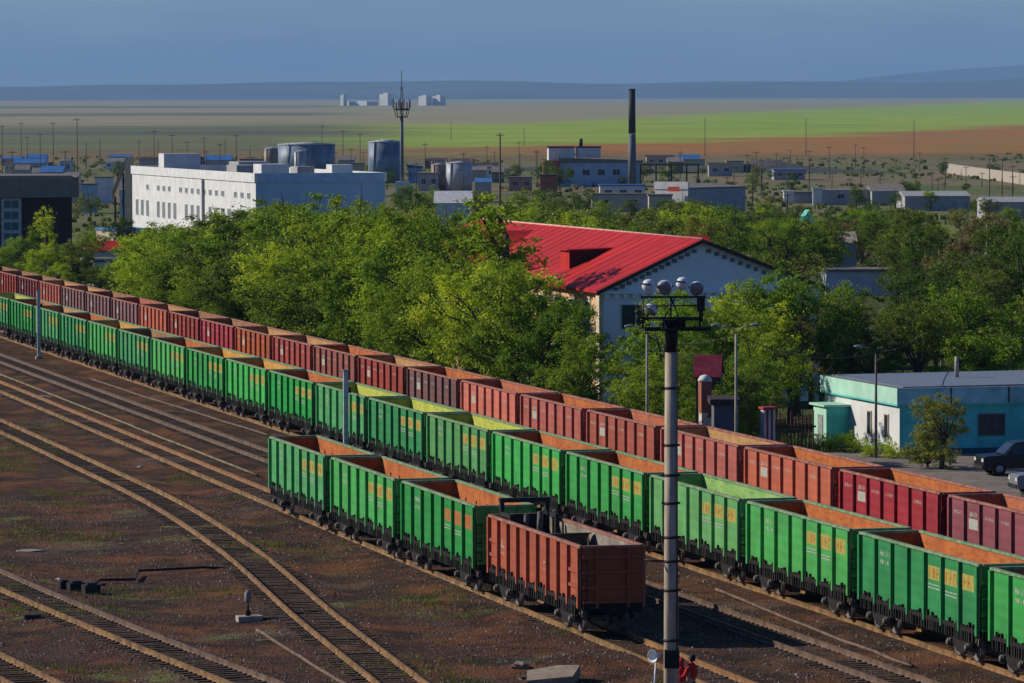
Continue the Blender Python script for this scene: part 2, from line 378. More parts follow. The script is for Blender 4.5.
def near_h(x, y):
    L = x*MX + y*MY
    h = 0.09*noise.noise(Vector((x*0.35, y*0.35, 0))) + 0.05*noise.noise(Vector((x*1.1, y*1.1, 5)))
    for mx, my, mh, mr in MOUNDS:
        d2 = ((x-mx)**2 + (y-my)**2)/(mr*mr)
        if d2 < 6: h += mh*math.exp(-d2)
    s = x*DX + y*DY
    for (c0, w, top) in ((55.07, 2.1, 0.16), (63.78, 2.1, 0.16), (44.2, 1.9, 0.14), (49.5, 1.9, 0.13)):
        d = abs(L-c0)
        if d < w+0.8: h = max(h*0.3, 0)*0 + h*0.25 + top*min(1, (w+0.8-d)/0.8)
    if 125 < s < 335:
        for ci, cv_ in enumerate(CURVES):
            if ci and s > 245: continue
            d = abs(L-catmull(cv_, s))
            if d < 2.6: h = h*0.5 + (0.125 + 0.03*noise.noise(Vector((x*0.9, y*0.9, 8))))*min(1, (2.6-d)/0.8)
    return h
def ground_z(x, y):
    h = terrain_h(x, y)
    if 100 < y < 560: h += near_h(x, y)
    return h
xs = axis_samples(-48, 70, 0.7, -16000, 16000, 1.16)
ys = axis_samples(128, 330, 0.6, -400, 46000, 1.035)
mb = MB(); nx, ny = len(xs), len(ys)
mb.v = [(x, y, ground_z(x, y)) for y in ys for x in xs]
mb.f = [(j*nx+i, j*nx+i+1, (j+1)*nx+i+1, (j+1)*nx+i) for j in range(ny-1) for i in range(nx-1)]
mb.m = [0]*len(mb.f); mb.sm = [True]*len(mb.f)
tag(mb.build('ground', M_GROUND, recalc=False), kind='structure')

# hills and mountains at the far edge of the plain
def ridge(name, y0, y1, hfun, mat, step=250):
    mb = MB(); rows = 14; cols = int(24000/step)
    for r in range(rows+1):
        t = r/rows
        for c_ in range(cols+1):
            x = -12000 + c_*step; y = y0 + (y1-y0)*t
            base = terrain_h(x, y) - 2
            mb.v.append((x, y, base + hfun(x, t)*(0.9+0.2*noise.noise(Vector((x*0.0011, t*3, 9))))))
    for r in range(rows):
        for c_ in range(cols):
            a = r*(cols+1)+c_
            mb.f.append((a, a+1, a+cols+2, a+cols+1)); mb.m.append(0); mb.sm.append(True)
    return tag(mb.build(name, mat, recalc=False), kind='structure')
M_HILL = simple('hill_scrub', (0.07, 0.085, 0.075), 0.95, 0.3, 0.0012, use='Object', rnd=False)
def hill_h(x, t):
    w = math.sin(math.pi*min(1, t*1.0))
    return w*(115 + 16*noise.noise(Vector((x*0.00035, 0, 1))) + 0.003*x)
ridge('hills', 25000, 33000, hill_h, M_HILL)
def mount_h(x, t):
    a = 0
    for (cx_, w_, h_) in ((5200, 2600, 330), (3100, 1500, 170), (1800, 1000, 70), (8200, 3000, 300)):
        a = max(a, h_*math.exp(-((x-cx_)/w_)**2))
    return math.sin(math.pi*t)*(a + 14*noise.noise(Vector((x*0.0012, 0, 7)))*min(1, a/60))
ridge('mountains', 38000, 44000, mount_h, M_HILL)

# ------------------------------------------------------------------ railway tracks
SLEEPER = None
def rail_mesh(P, off, mat, name, parent):
    prof = [(-0.075, -0.19), (0.075, -0.19), (0.03, -0.15), (0.03, -0.045), (0.045, -0.04), (0.045, 0.0), (-0.045, 0.0), (-0.045, -0.04), (-0.03, -0.045), (-0.03, -0.15)]
    mb = MB(); n = len(prof)
    for i, (p, nn) in enumerate(P):
        for (a, z) in prof: q = p + nn*(off+a); mb.v.append((q.x, q.y, z))
    for i in range(len(P)-1):
        for k in range(n):
            mb.f.append((i*n+k, i*n+(k+1) % n, (i+1)*n+(k+1) % n, (i+1)*n+k)); mb.m.append(0); mb.sm.append(False)
    return mb.build(name, mat, parent)
def track(pts, s0, s1, label, mats, sleep_vis=(0, 0)):
    root = empty('railway_track', yp(catmull(pts, s0), s0, 0)); tag(root, label, 'railway track', 'railway tracks of the yard', 'structure')
    root.location = (0, 0, 0)
    P = []; s = s0
    while s <= s1:
        c = yp(catmull(pts, s), s); c2 = yp(catmull(pts, s+0.5), s+0.5)
        t = (c2-c).normalized(); P.append((c, Vector((t.y, -t.x, 0)))); s += 2.0
    rail_mesh(P, -0.79, mats[0], 'rail', root); rail_mesh(P, 0.79, mats[1], 'rail', root)
    global SLEEPER
    if SLEEPER is None:
        mb = MB().box(-1.35, 1.35, -0.12, 0.12, -0.34, -0.185)
        mb.box(-0.95, -0.63, -0.09, 0.09, -0.185, -0.165); mb.box(0.63, 0.95, -0.09, 0.09, -0.185, -0.165)
        SLEEPER = mb.build('sleeper', M_SLEEP); SLEEPER.hide_render = False
        first = SLEEPER
    else: first = None
    rng = random.Random(hash(label) % 1000 if False else len(label)*13)
    rest = MB(); s = s0; cnt = 0
    while s <= s1:
        c = yp(catmull(pts, s), s); c2 = yp(catmull(pts, s+0.5), s+0.5); t = (c2-c)
        rz = math.atan2(t.y, t.x) - math.pi/2 + rng.uniform(-0.02, 0.02)
        x, y = pix(c)
        z = rng.uniform(-0.015, 0.01)
        if -40 < x < 1064 and y < 700 and cnt < 100 and s < sleep_vis[1]:
            if first is not None: o = first; first = None
            else: o = SLEEPER.copy(); col.objects.link(o)
            o.parent = root; o.location = (c.x, c.y, z); o.rotation_euler = (0, 0, rz); cnt += 1
        else:
            ca, sa = math.cos(rz), math.sin(rz)
            pts8 = [(a, b_, h) for h in (-0.34, -0.185) for (a, b_) in ((-1.35, -0.12), (1.35, -0.12), (1.35, 0.12), (-1.35, 0.12))]
            rest.add([(c.x+a*ca-b_*sa, c.y+a*sa+b_*ca, h+z) for a, b_, h in pts8], [(0,3,2,1),(4,5,6,7),(0,1,5,4),(1,2,6,5),(2,3,7,6),(3,0,4,7)])
        s += 0.56
    if rest.v: rest.build('sleepers', M_SLEEP, root)['kind'] = 'stuff'
    return root
track([(284, 38.5), (247, 38.6), (222, 38.5), (196, 37.3), (170, 35.2), (149, 33.75), (130, 32.5), (330, 38.3)], 128, 330, 'single track curving through the bare ground in the foreground', (M_RUST, M_RUST), (0, 230))
track([(200, 24.75), (184, 25.85), (170, 27.07), (158, 28.25), (150, 29.1), (130, 31.4), (240, 22.0)], 128, 240, 'rusty track crossing the bottom left of the yard', (M_RUST, M_RAILD), (0, 230))
track([(180, 19.9), (161, 21.25), (154, 21.85), (130, 23.9)], 128, 180, 'track cut off by the bottom left corner of the view', (M_RUST, M_RUST), (0, 200))
track([(120, 44.2), (200, 44.05), (300, 44.1), (460, 44.2)], 120, 460, 'track with orange rails carrying the three green wagons and the brown one', (M_RUST, M_RAILO), (0, 170))
track([(120, 50.1), (165, 49.9), (250, 49.35), (365, 49.3), (460, 49.3)], 120, 460, 'empty track running beside the long green train', (M_RAILD, M_RAILD), (0, 175))
track([(100, 54.9), (300, 54.9), (560, 54.9)], 110, 560, 'track under the long green train', (M_RUST, M_RUST), (0, 0))
track([(100, 63.5), (300, 63.5), (600, 63.5)], 110, 590, 'track under the long red train', (M_RUST, M_RUST), (0, 0))
def loose_rail(L0, s0, L1, s1, label, mat, z=None):
    mb = MB(); a = yp(L0, s0); b = yp(L1, s1); n = 24; pts = []
    for i in range(n+1):
        p = a.lerp(b, i/n) + Vector((MX, MY, 0))*0.015*math.sin(i*0.6); p.z = ground_z(p.x, p.y)+0.09; pts.append(p)
    mb.tube(pts, 0.07, 6)
    return tag(mb.build('loose_rail', mat), label, 'rail', 'loose rails lying between tracks')
M_OLIVE = simple('weathered_rail', (0.14, 0.125, 0.07), 0.85, 0.3, 1.0, c2=(0.22, 0.19, 0.11))
loose_rail(46.3, 337, 46.25, 238.5, 'long olive loose rail on the ground left of the three green wagons', M_OLIVE)
loose_rail(32.45, 167.5, 31.9, 147.5, 'short loose rail starting beside the small switch stand', M_RAILD)
loose_rail(51.95, 330, 52.7, 268, 'loose rail on the ballast close along the green train, left part', M_RAILD)
loose_rail(52.7, 176, 51.9, 150, 'loose rail on the ballast right of the concrete mast', M_RAILD)

# ------------------------------------------------------------------ open wagons
def side_wall(sy, low=False):
    top = 3.26 if low else 3.48
    mb = MB(); yo, yi = 1.47*sy, 1.42*sy
    # slots: 0 outside, 1 inside, 2 rim, 3 dark
    y0, y1 = min(yo, yi), max(yo, yi)
    outs = [0, 0, 0 if sy < 0 else 1, 0, 0 if sy > 0 else 1, 0]
    mb.box(-6.37, 6.37, y0, y1, 1.2, top-0.08, mats=outs)
    a, b = sorted((1.37*sy, 1.55*sy)); mb.box(-6.42, 6.42, a, b, top-0.09, top, 2)
    a, b = sorted((1.38*sy, 1.56*sy)); mb.box(-6.40, 6.40, a, b, 1.06, 1.2, 3)
    n = 9 if low else 7
    for k in range(n+1):
        x = -6.30 + 12.60*k/n; w = 0.075 if 0 < k < n else 0.09
        p = [(x-w-0.03, yo), (x+w+0.03, yo), (x+w, 1.63*sy), (x-w, 1.63*sy)]
        mb.prism(p, 1.0, top-0.095, 'z', 0)
        # inside lugs
        if 0 < k < n: mb.box(x-0.025, x+0.025, *sorted((yi, yi-0.05*sy)), top-0.75, top-0.6, 3)
    if low:
        for xa, xb in ((-6.2, -4.98), (4.98, 6.2)):
            for zc in (1.75, 2.3): mb.box(xa, xb, *sorted((yo, 1.56*sy)), zc-0.06, zc+0.06, 0)
    # hatch latches along the sill: uneven dark ironwork
    rng = random.Random(3)
    x = -6.1
    while x < 6.1:
        h = rng.choice((0.03, 0.07, 0.13, 0.22))*rng.uniform(0.7, 1.2); w = rng.uniform(0.025, 0.065)
        mb.box(x-w, x+w, *sorted((1.48*sy, 1.572*sy)), 0.72, 1.14+h, 3)
        x += rng.uniform(0.16, 0.34)
    return mb
def lettering(kind):
    """pieces of paint on the near side: list of (name, builder); slots 0 band colour, 1 strokes, 2 white"""
    out = []; rng = random.Random(kind*7+1)
    def panel(k): return -6.30+1.8*k+0.14, -6.30+1.8*(k+1)-0.14
    y0, y1 = -1.476, -1.4705
    def code(mb, a, zz, n, h=0.2):
        x = a
        for d in range(n):
            mb.box(x, x+0.035, y0, y1, zz, zz+h, 2)
            if rng.random() < 0.7: mb.box(x+0.035, x+0.11, y0, y1, zz+rng.choice((0, 0.08, 0.16))*h/0.2, zz+(0.04)*h/0.2+rng.choice((0, 0.08))*h/0.2, 2)
            if rng.random() < 0.5: mb.box(x+0.11, x+0.14, y0, y1, zz, zz+h, 2)
            x += 0.19
    if kind < 3:
        z0, z1 = 2.44, 3.0
        for k in (4, 5, 6):
            mb = MB(); a, b = panel(k)
            if k == 6: b -= 0.35
            if k == 4: a += 0.1
            zs = 0.04 if k == 4 else 0
            mb.box(a, b, y0, y1, z0+zs, z1-zs, 0)
            x = a+0.12
            while x < b-0.25:
                w = rng.uniform(0.06, 0.10); t = rng.choice((0, 1, 2, 3))
                mb.box(x, x+w, y0-0.004, y1, z0+0.1, z1-0.1, 1)
                if t == 1: mb.box(x+w, x+w+0.16, y0-0.004, y1, z0+0.24, z0+0.32, 1)
                if t == 2: mb.box(x+w, x+w+0.16, y0-0.004, y1, z1-0.18, z1-0.1, 1)
                if t == 3: mb.box(x+w, x+w+0.14, y0-0.004, y1, z0+0.1, z0+0.18, 1); mb.box(x+w+0.05, x+w+0.12, y0-0.004, y1, z0+0.2, z1-0.12, 1)
                x += rng.uniform(0.3, 0.42)
            out.append(('painted_patch', mb))
        for k in (4, 5):
            a, b = panel(k); mb = MB()
            for r_ in range(2):
                zz = 2.28-0.12*r_-0.1*(k-4); x = a+0.05
                while x < b-0.1:
                    w = rng.uniform(0.05, 0.16); mb.box(x, x+w, y0, y1, zz, zz+0.05, 2); x += w+0.03
            out.append(('small_lettering', mb))
        a, b = panel(1); mb = MB(); code(mb, a+0.25, 2.82, 6); code(mb, a+0.25, 2.52, 5, 0.16); out.append(('wagon_number', mb))
    else:
        for k, hh in ((0, .14), (1, .2), (2, .12), (3, .12), (5, .14)):
            a, b = panel(k); mb = MB(); code(mb, a+0.3, 2.8, 5, hh)
            if k == 1: mb.box(a+0.2, b-0.2, y0+0.002, y1, 2.3, 2.72, 2)
            out.append(('wagon_number' if k == 1 else 'small_lettering', mb))
    return out
def end_wall(sx, low=False):
    top = 3.26 if low else 3.48
    mb = MB(); xo, xi = 6.42*sx, 6.37*sx
    x0, x1 = sorted((xo, xi))
    m = [0, 0, 0, 0 if sx > 0 else 1, 0, 0 if sx < 0 else 1]
    mb.box(x0, x1, -1.415, 1.415, 1.2, top-0.04, mats=m)
    a, b = sorted((6.34*sx, 6.50*sx)); mb.box(a, b, -1.365, 1.365, top-0.10, top-0.004, 2)
    for z in (1.22, 1.75, 2.3, 2.85):
        if z < top-0.2: mb.box(*sorted((xo, 6.52*sx)), -1.41, 1.41, z-0.05, z+0.05, 0)
    for y in (-0.75, 0.75): mb.box(*sorted((xo, 6.55*sx)), y-0.06, y+0.06, 1.0, top-0.12, 0)
    return mb
def make_wagon(kind):
    low = kind == 'brown'
    root = empty('open_wagon', (0, 0, 0))
    green = kind == 'green'
    out = GREENS[0] if green else (REDS['rusty'] if low else REDS['red'])
    rim = M_RIMG if green else M_RIMR
    ins = INS['grey'] if low else INS['orange']
    sides = []
    for sy in (-1, 1): sides.append(side_wall(sy, low).build('side_wall', [out, ins, rim, M_UNDER], root))
    if low:
        mb = MB(); rng = random.Random(5)
        for x in (-4.6, -4.5): mb.box(x, x+0.05, -1.477, -1.471, 2.2, 2.45, 0)
        for x in (-4.7, -4.4, 1.4, 1.6): mb.box(x, x+0.22, -1.477, -1.471, 2.15, 2.22, 0); mb.box(x, x+0.16, -1.477, -1.471, 1.9, 1.95, 0)
        mb.build('painted_lettering', M_WHT, sides[0])
    else:
        for q, (nm_, mb_) in enumerate(lettering(1 if green else 3)): mb_.build(nm_, [M_YEL, M_ORG, M_WHT], sides[0])['slot'] = q
    for sx in (-1, 1): end_wall(sx, low).build('end_wall', [out, ins, rim], root)
    fl = MB().box(-6.36, 6.36, -1.41, 1.41, 1.16, 1.24); fl.build('floor', [ins], root)
    uf = MB(); uf.box(-6.7, 6.7, -0.25, 0.25, 0.78, 1.155)
    for k in range(8):
        x = -6.2 + 12.4*k/7; uf.box(x-0.09, x+0.09, -1.37, 1.37, 0.92, 1.155)
    for k in range(7):
        xa = -6.0+12.4*k/7; xb = xa+1.35
        for sy in (-1, 1):
            if abs((xa+xb)/2) < 3.0: uf.prism([(sy*1.34, 1.1), (sy*1.30, 1.04), (sy*0.3, 0.82), (sy*0.28, 0.88)], xa, xb, 'x')
    for sx in (-1, 1): uf.box(sx*6.45-0.08, sx*6.45+0.08, -1.40, 1.40, 0.9, 1.155)
    uf.tube([(-1.2, 0.5, 0.72), (0.3, 0.5, 0.72)], 0.22, 10); uf.tube([(0.9, -0.5, 0.7), (1.5, -0.5, 0.7)], 0.18, 10)
    uf.tube([(-3.2, -0.1, 0.7), (3.2, 0.12, 0.66)], 0.03, 5)
    uf.build('underframe', M_UNDER, root)
    for sx in (-1, 1):
        cp = MB().box(*sorted((sx*6.6, sx*6.92)), -0.11, 0.11, 0.93, 1.15).box(*sorted((sx*6.85, sx*6.955)), -0.22, 0.22, 0.88, 1.2)
        cp.tube([(sx*6.5, 0.3, 1.0), (sx*6.8, 0.35, 0.6), (sx*6.95, 0.3, 0.75)], 0.03, 5)
        cp.build('coupler', M_UNDER, root)
        st = MB()
        for z in (0.65, 0.95, 1.3, 1.65, 2.0, 2.35, 2.7): 
            st.tube([(sx*6.5, -1.52*sx, z), (sx*6.5, -1.2*sx, z)], 0.018, 4)
        st.tube([(sx*6.5, -1.52*sx, 0.6), (sx*6.5, -1.52*sx, 2.75)], 0.02, 4); st.tube([(sx*6.5, -1.2*sx, 0.6), (sx*6.5, -1.2*sx, 2.75)], 0.02, 4)
        st.build('ladder', M_UNDER, root)
    bo = MB()
    for sy in (-1, 1):
        bo.prism([(-1.15, 0.62), (-0.72, 0.72), (-0.45, 0.95), (0.45, 0.95), (0.72, 0.72), (1.15, 0.62), (1.15, 0.5), (0.7, 0.5), (0.35, 0.25), (-0.35, 0.25), (-0.7, 0.5), (-1.15, 0.5)], sy*0.98, sy*1.12, 'y', 0)
        for a in (-0.925, 0.925):
            bo.box(a-0.14, a+0.14, sy*0.95 if sy > 0 else sy*1.20, sy*1.20 if sy > 0 else sy*0.95, 0.36, 0.64, 1)
            bo.lathe([(0.12, 0), (0.12, 0.06), (0.07, 0.09)] if sy > 0 else [(0.07, -0.09), (0.12, -0.06), (0.12, 0)], (a, sy*1.20, 0.5), 10, 1, axis='y')
        for a in (-0.2, 0, 0.2): bo.tube([(a, sy*1.06, 0.36), (a, sy*1.06, 0.72)], 0.07, 8, 0)
    bo.box(-0.2, 0.2, -1.0, 1.0, 0.5, 0.86, 0)
    proto = None
    for sx in (-1, 1):
        b_ = bo.build('bogie', [M_UNDER, M_BOX], root) if proto is None else proto.copy()
        if proto is not None: col.objects.link(b_); b_.parent = root
        b_.location = (4.33*sx, 0, 0)
        for a in (-0.925, 0.925):
            for sy in (-1, 1):
                if proto is None and not kids.get('wheel'):
                    w = MB(); w.lathe([(0.1, 0.09), (0.2, 0.055), (0.36, 0.05), (0.39, 0.065), (0.475, 0.065), (0.475, -0.05), (0.505, -0.055), (0.505, -0.08), (0.3, -0.08)], (0, 0, 0), 20, 0, True, 'y')
                    w.tube([(0, -0.08, 0), (0, -0.77, 0)], 0.08, 8)
                    kids['wheel'] = w.build('wheel', M_WHEEL).data
                    o = [x for x in col.objects if x.data == kids['wheel']][0]
                else: o = bpy.data.objects.new('wheel', kids['wheel']); col.objects.link(o)
                o.parent = b_; o.location = (a, sy*0.79, 0.475)
                o.rotation_euler = (0, 0, 0 if sy > 0 else math.pi)
        if proto is None: proto = b_
    for o in root.children:
        for q in [o]+list(o.children):
            if q.type == 'MESH' and base_name(q) not in ('bogie', 'wheel'): q.data.transform(Matrix.Diagonal((1, KY, 1, 1)))
    return root
def dress(w, out, ins, band=None, rim=None, let=None):
    for ch in w.children:
        bn = base_name(ch)
        if bn in ('side_wall', 'end_wall'):
            set_mat(ch, 0, out); set_mat(ch, 1, ins)
            if rim: set_mat(ch, 2, rim)
            for g in ch.children:
                if 'slot' in g:
                    if let: g.data = let[g['slot']]
                    if band: set_mat(g, 0, band)
        if bn == 'floor': set_mat(ch, 0, ins)
LETS = []
for k in (0, 1, 2, 4):
    ms_ = []
    for nm_, mb_ in lettering(k):
        o = mb_.build(nm_, [M_YEL, M_ORG, M_WHT]); o.data.transform(Matrix.Diagonal((1, KY, 1, 1))); ms_.append(o.data); bpy.data.objects.remove(o)
    LETS.append(ms_)
GN = ['green', 'leaf green', 'bright green', 'pale green']
g0 = make_wagon('green'); used_g = [False]
def place_green(L, s, gi, ins, label, group, let=0, band=None):
    w = g0 if not used_g[0] else copy_tree(g0); used_g[0] = True
    w.location = yp(L, s, 0); w.rotation_euler = (0, 0, YARD_ROT)
    tag(w, label, 'freight wagon', group)
    dress(w, GREENS[gi], INS[ins], band or M_YEL, M_RIMG, LETS[let])
    return w
S1, S2, S3 = 271.84, 215.87, 439.82; WL = 13.92
# copies must be made before g0's own slots matter, so g0 is placed first
mid_in = {-9: 'lime', -8: 'orange', -7: 'tan', -6: 'orange', -5: 'amber', -4: 'brown', -3: 'orange', -2: 'amber', -1: 'amber', 0: 'orange', 1: 'lime', 2: 'lime', 3: 'lime',
          4: 'orange', 5: 'orange', 6: 'green', 7: 'orange', 8: 'orange', 9: 'brown'}
mid_g = {-9: 0, -8: 1, -7: 0, -6: 0, -5: 1, -4: 0, -3: 1, -2: 1, -1: 2, 0: 2, 1: 0, 2: 0, 3: 3, 4: 2, 5: 1, 6: 3, 7: 1, 8: 0, 9: 1}
INW = {'orange': 'orange rust', 'tan': 'tan rust', 'amber': 'amber', 'brown': 'brown rust', 'lime': 'lime paint', 'green': 'pale green paint', 'redin': 'red rust', 'grey': 'grey'}
ORD = ['', 'first', 'second', 'third', 'fourth', 'fifth', 'sixth', 'seventh', 'eighth', 'ninth', 'tenth', 'eleventh', 'twelfth', 'thirteenth', 'fourteenth', 'fifteenth', 'sixteenth', 'seventeenth', 'eighteenth', 'nineteenth', 'twentieth', 'twenty-first', 'twenty-second', 'twenty-third', 'twenty-fourth']
order = sorted(mid_in)
for n_, i in enumerate(order):
    place_green(54.75, S1+0.75-WL*(i+0.5), mid_g[i], mid_in[i], '%s wagon with %s inside, %s from left in the long green train' % (GN[mid_g[i]], INW[mid_in[i]], ORD[n_+1]),
                'wagons of the long green train', let=(i*3) % 3, band=M_YEL)
def FL(i): return 43.72 + 0.075*i
for i in range(3):
    place_green(FL(i), S2+0.8-WL*(i+0.5), (0, 1, 1)[i], 'orange', 'green wagon with orange inside, %s of the three coupled in front' % ('leftmost', 'middle one', 'rightmost')[i],
                'three green wagons in front', let=i, band=(M_YEL, M_YEL, M_ORG)[i])
b0 = make_wagon('brown'); b0.scale = (1.07, 1, 1); b0.location = yp(44.05, S2-0.05-WL*3.5, 0); b0.rotation_euler = (0, 0, YARD_ROT)
tag(b0, 'lower brown-red open wagon at the near end of the front row, grey inside', 'freight wagon')
# partition and loose plates inside the brown wagon are part of it
MB().box(-0.5, -0.42, -1.08, 1.08, 1.25, 2.95).build('partition', INS['grey'], b0); MB().box(2.0, 2.3, -1.08, 1.08, 1.25, 2.1).build('partition', INS['grey'], b0)
r0 = make_wagon('red'); used_r = [False]
red_cols = ['maroon', 'red', 'maroon', 'salmon', 'mauve', 'mauve', 'mauve', 'orange', 'red', 'crimson', 'orange', 'red', 'pink', 'red', 'mauve', 'orange', 'salmon', 'salmon', 'salmon', 'orange', 'crimson', 'maroon']
red_in = ['brown', 'brown', 'brown', 'tan', 'tan', 'brown', 'redin', 'tan', 'brown', 'brown', 'tan', 'tan', 'orange', 'tan', 'orange', 'redin', 'orange', 'redin', 'tan', 'orange', 'orange', 'redin']
CN = {'maroon': 'maroon', 'red': 'red', 'salmon': 'salmon red', 'mauve': 'brownish mauve', 'orange': 'orange-red', 'crimson': 'crimson', 'pink': 'dull pink'}
for n_ in range(22):
    j = n_-2
    w = r0 if not used_r[0] else copy_tree(r0); used_r[0] = True
    w.location = yp(63.4, S3+0.5-WL*(j+0.5), 0); w.rotation_euler = (0, 0, YARD_ROT)
    tag(w, '%s wagon, %s from left in the long red train' % (CN[red_cols[n_]], ORD[n_+1]), 'freight wagon', 'wagons of the long red train')
    dress(w, REDS[red_cols[n_]], INS[red_in[n_]], M_WHT, M_RIMR, LETS[3])

# black gantry frame standing in the brown wagon
fr = empty('steel_frame', yp(44.05, S2+0.1-WL*3.5+4.9, 1.24), YARD_ROT, 'black steel frame with light slots standing in the left end of the brown wagon', 'steel frame')
mb = MB()
for y in (-0.9, 0.9): MB().box(-0.9, -0.7, y-0.08, y+0.08, 0, 2.55).build('post', M_BLACK, fr); MB().box(0.6, 0.8, y-0.08, y+0.08, 0, 2.1).build('post', M_BLACK, fr)
mb = MB().box(-0.95, -0.65, -1.0, 1.0, 2.55, 2.72); mb.box(-0.9, 0.75, -0.98, -0.82, 2.05, 2.2); mb.box(-0.9, 0.75, 0.82, 0.98, 2.05, 2.2); mb.box(-0.85, -0.75, -0.9, 0.9, 1.0, 2.1)
mb.build('beam', M_BLACK, fr)
mb = MB(); mb.tube([(0.7, 0.2, 1.2), (0.7, 0.25, 2.3)], 0.12, 8); mb.tube([(0.7, -0.35, 1.2), (0.7, -0.3, 2.2)], 0.1, 8); mb.box(-0.6, 2.2, -0.8, 0.6, 1.35, 1.42)
mb.build('bracket', simple('worn_iron', (0.10, 0.09, 0.08), 0.7, 0.4, 5), fr)
cv = MB()
pp = [(1.0*math.cos(a), 1.0*math.sin(a)) for a in [R(200-t*14) for t in range(9)]]
vs_ = []
for y in (-1.0, 1.0):
    for (a, b_) in pp: vs_.append((a, y, b_+0.9))
cv.add(vs_, [(i, i+1, 10+i, 9+i) for i in range(8)])
o = cv.build('curved_plate', INS['grey'], None, yp(44.05, S2+0.1-WL*3.5-0.6, 1.24), YARD_ROT); so = o.modifiers.new('thick', 'SOLIDIFY'); so.thickness = 0.04
tag(o, 'curved grey steel plate lying inside the brown wagon', 'steel plate')

# ------------------------------------------------------------------ trees
def leaf_mat(name, c, var=0.35, trans=0.35):
    m, nt, b = nmat(name)
    oi = N(nt, 'ShaderNodeObjectInfo')
    tc = N(nt, 'ShaderNodeTexCoord')
    n = noi(nt, tc.outputs['Object'], 0.9 if True else 1, 3)
    n2 = noi(nt, tc.outputs['Object'], 14.0, 2)
    a = mix(nt, ramp(nt, n, [(0.35, G3(0)), (0.65, G3(1))]), tuple(x*(1-var) for x in c), (c[0]*1.35, c[1]*1.25, c[2]))
    a = mix(nt, ramp(nt, n2, [(0.35, G3(0)), (0.7, G3(0.6))]), a, (c[0]*1.7, c[1]*1.3, c[2]*1.1))
    hs = N(nt, 'ShaderNodeHueSaturation')
    nt.links.new(mrange(nt, oi.outputs['Random'], 0, 1, 0.475, 0.52), hs.inputs['Hue'])
    nt.links.new(mrange(nt, oi.outputs['Random'], 1, 0, 0.70, 1.25), hs.inputs['Value'])
    nt.links.new(a, hs.inputs['Color'])
    nt.links.new(hs.outputs[0], b.inputs['Base Color']); b.inputs['Roughness'].default_value = 0.6
    b.inputs['Specular IOR Level'].default_value = 0.15
    tr = N(nt, 'ShaderNodeBsdfTranslucent'); nt.links.new(hs.outputs[0], tr.inputs['Color'])
    ms = N(nt, 'ShaderNodeMixShader'); ms.inputs[0].default_value = trans
    out = nt.nodes['Material Output']
    nt.links.new(b.outputs[0], ms.inputs[1]); nt.links.new(tr.outputs[0], ms.inputs[2]); nt.links.new(ms.outputs[0], out.inputs['Surface'])
    return m
ML = {'green': leaf_mat('leaves', (0.185, 0.33, 0.022)), 'bright': leaf_mat('spring_leaves', (0.32, 0.50, 0.03)), 'dark': leaf_mat('dark_leaves', (0.10, 0.19, 0.024)),
      'brown': leaf_mat('brownish_leaves', (0.23, 0.20, 0.07)), 'olive': leaf_mat('olive_leaves', (0.20, 0.26, 0.045))}
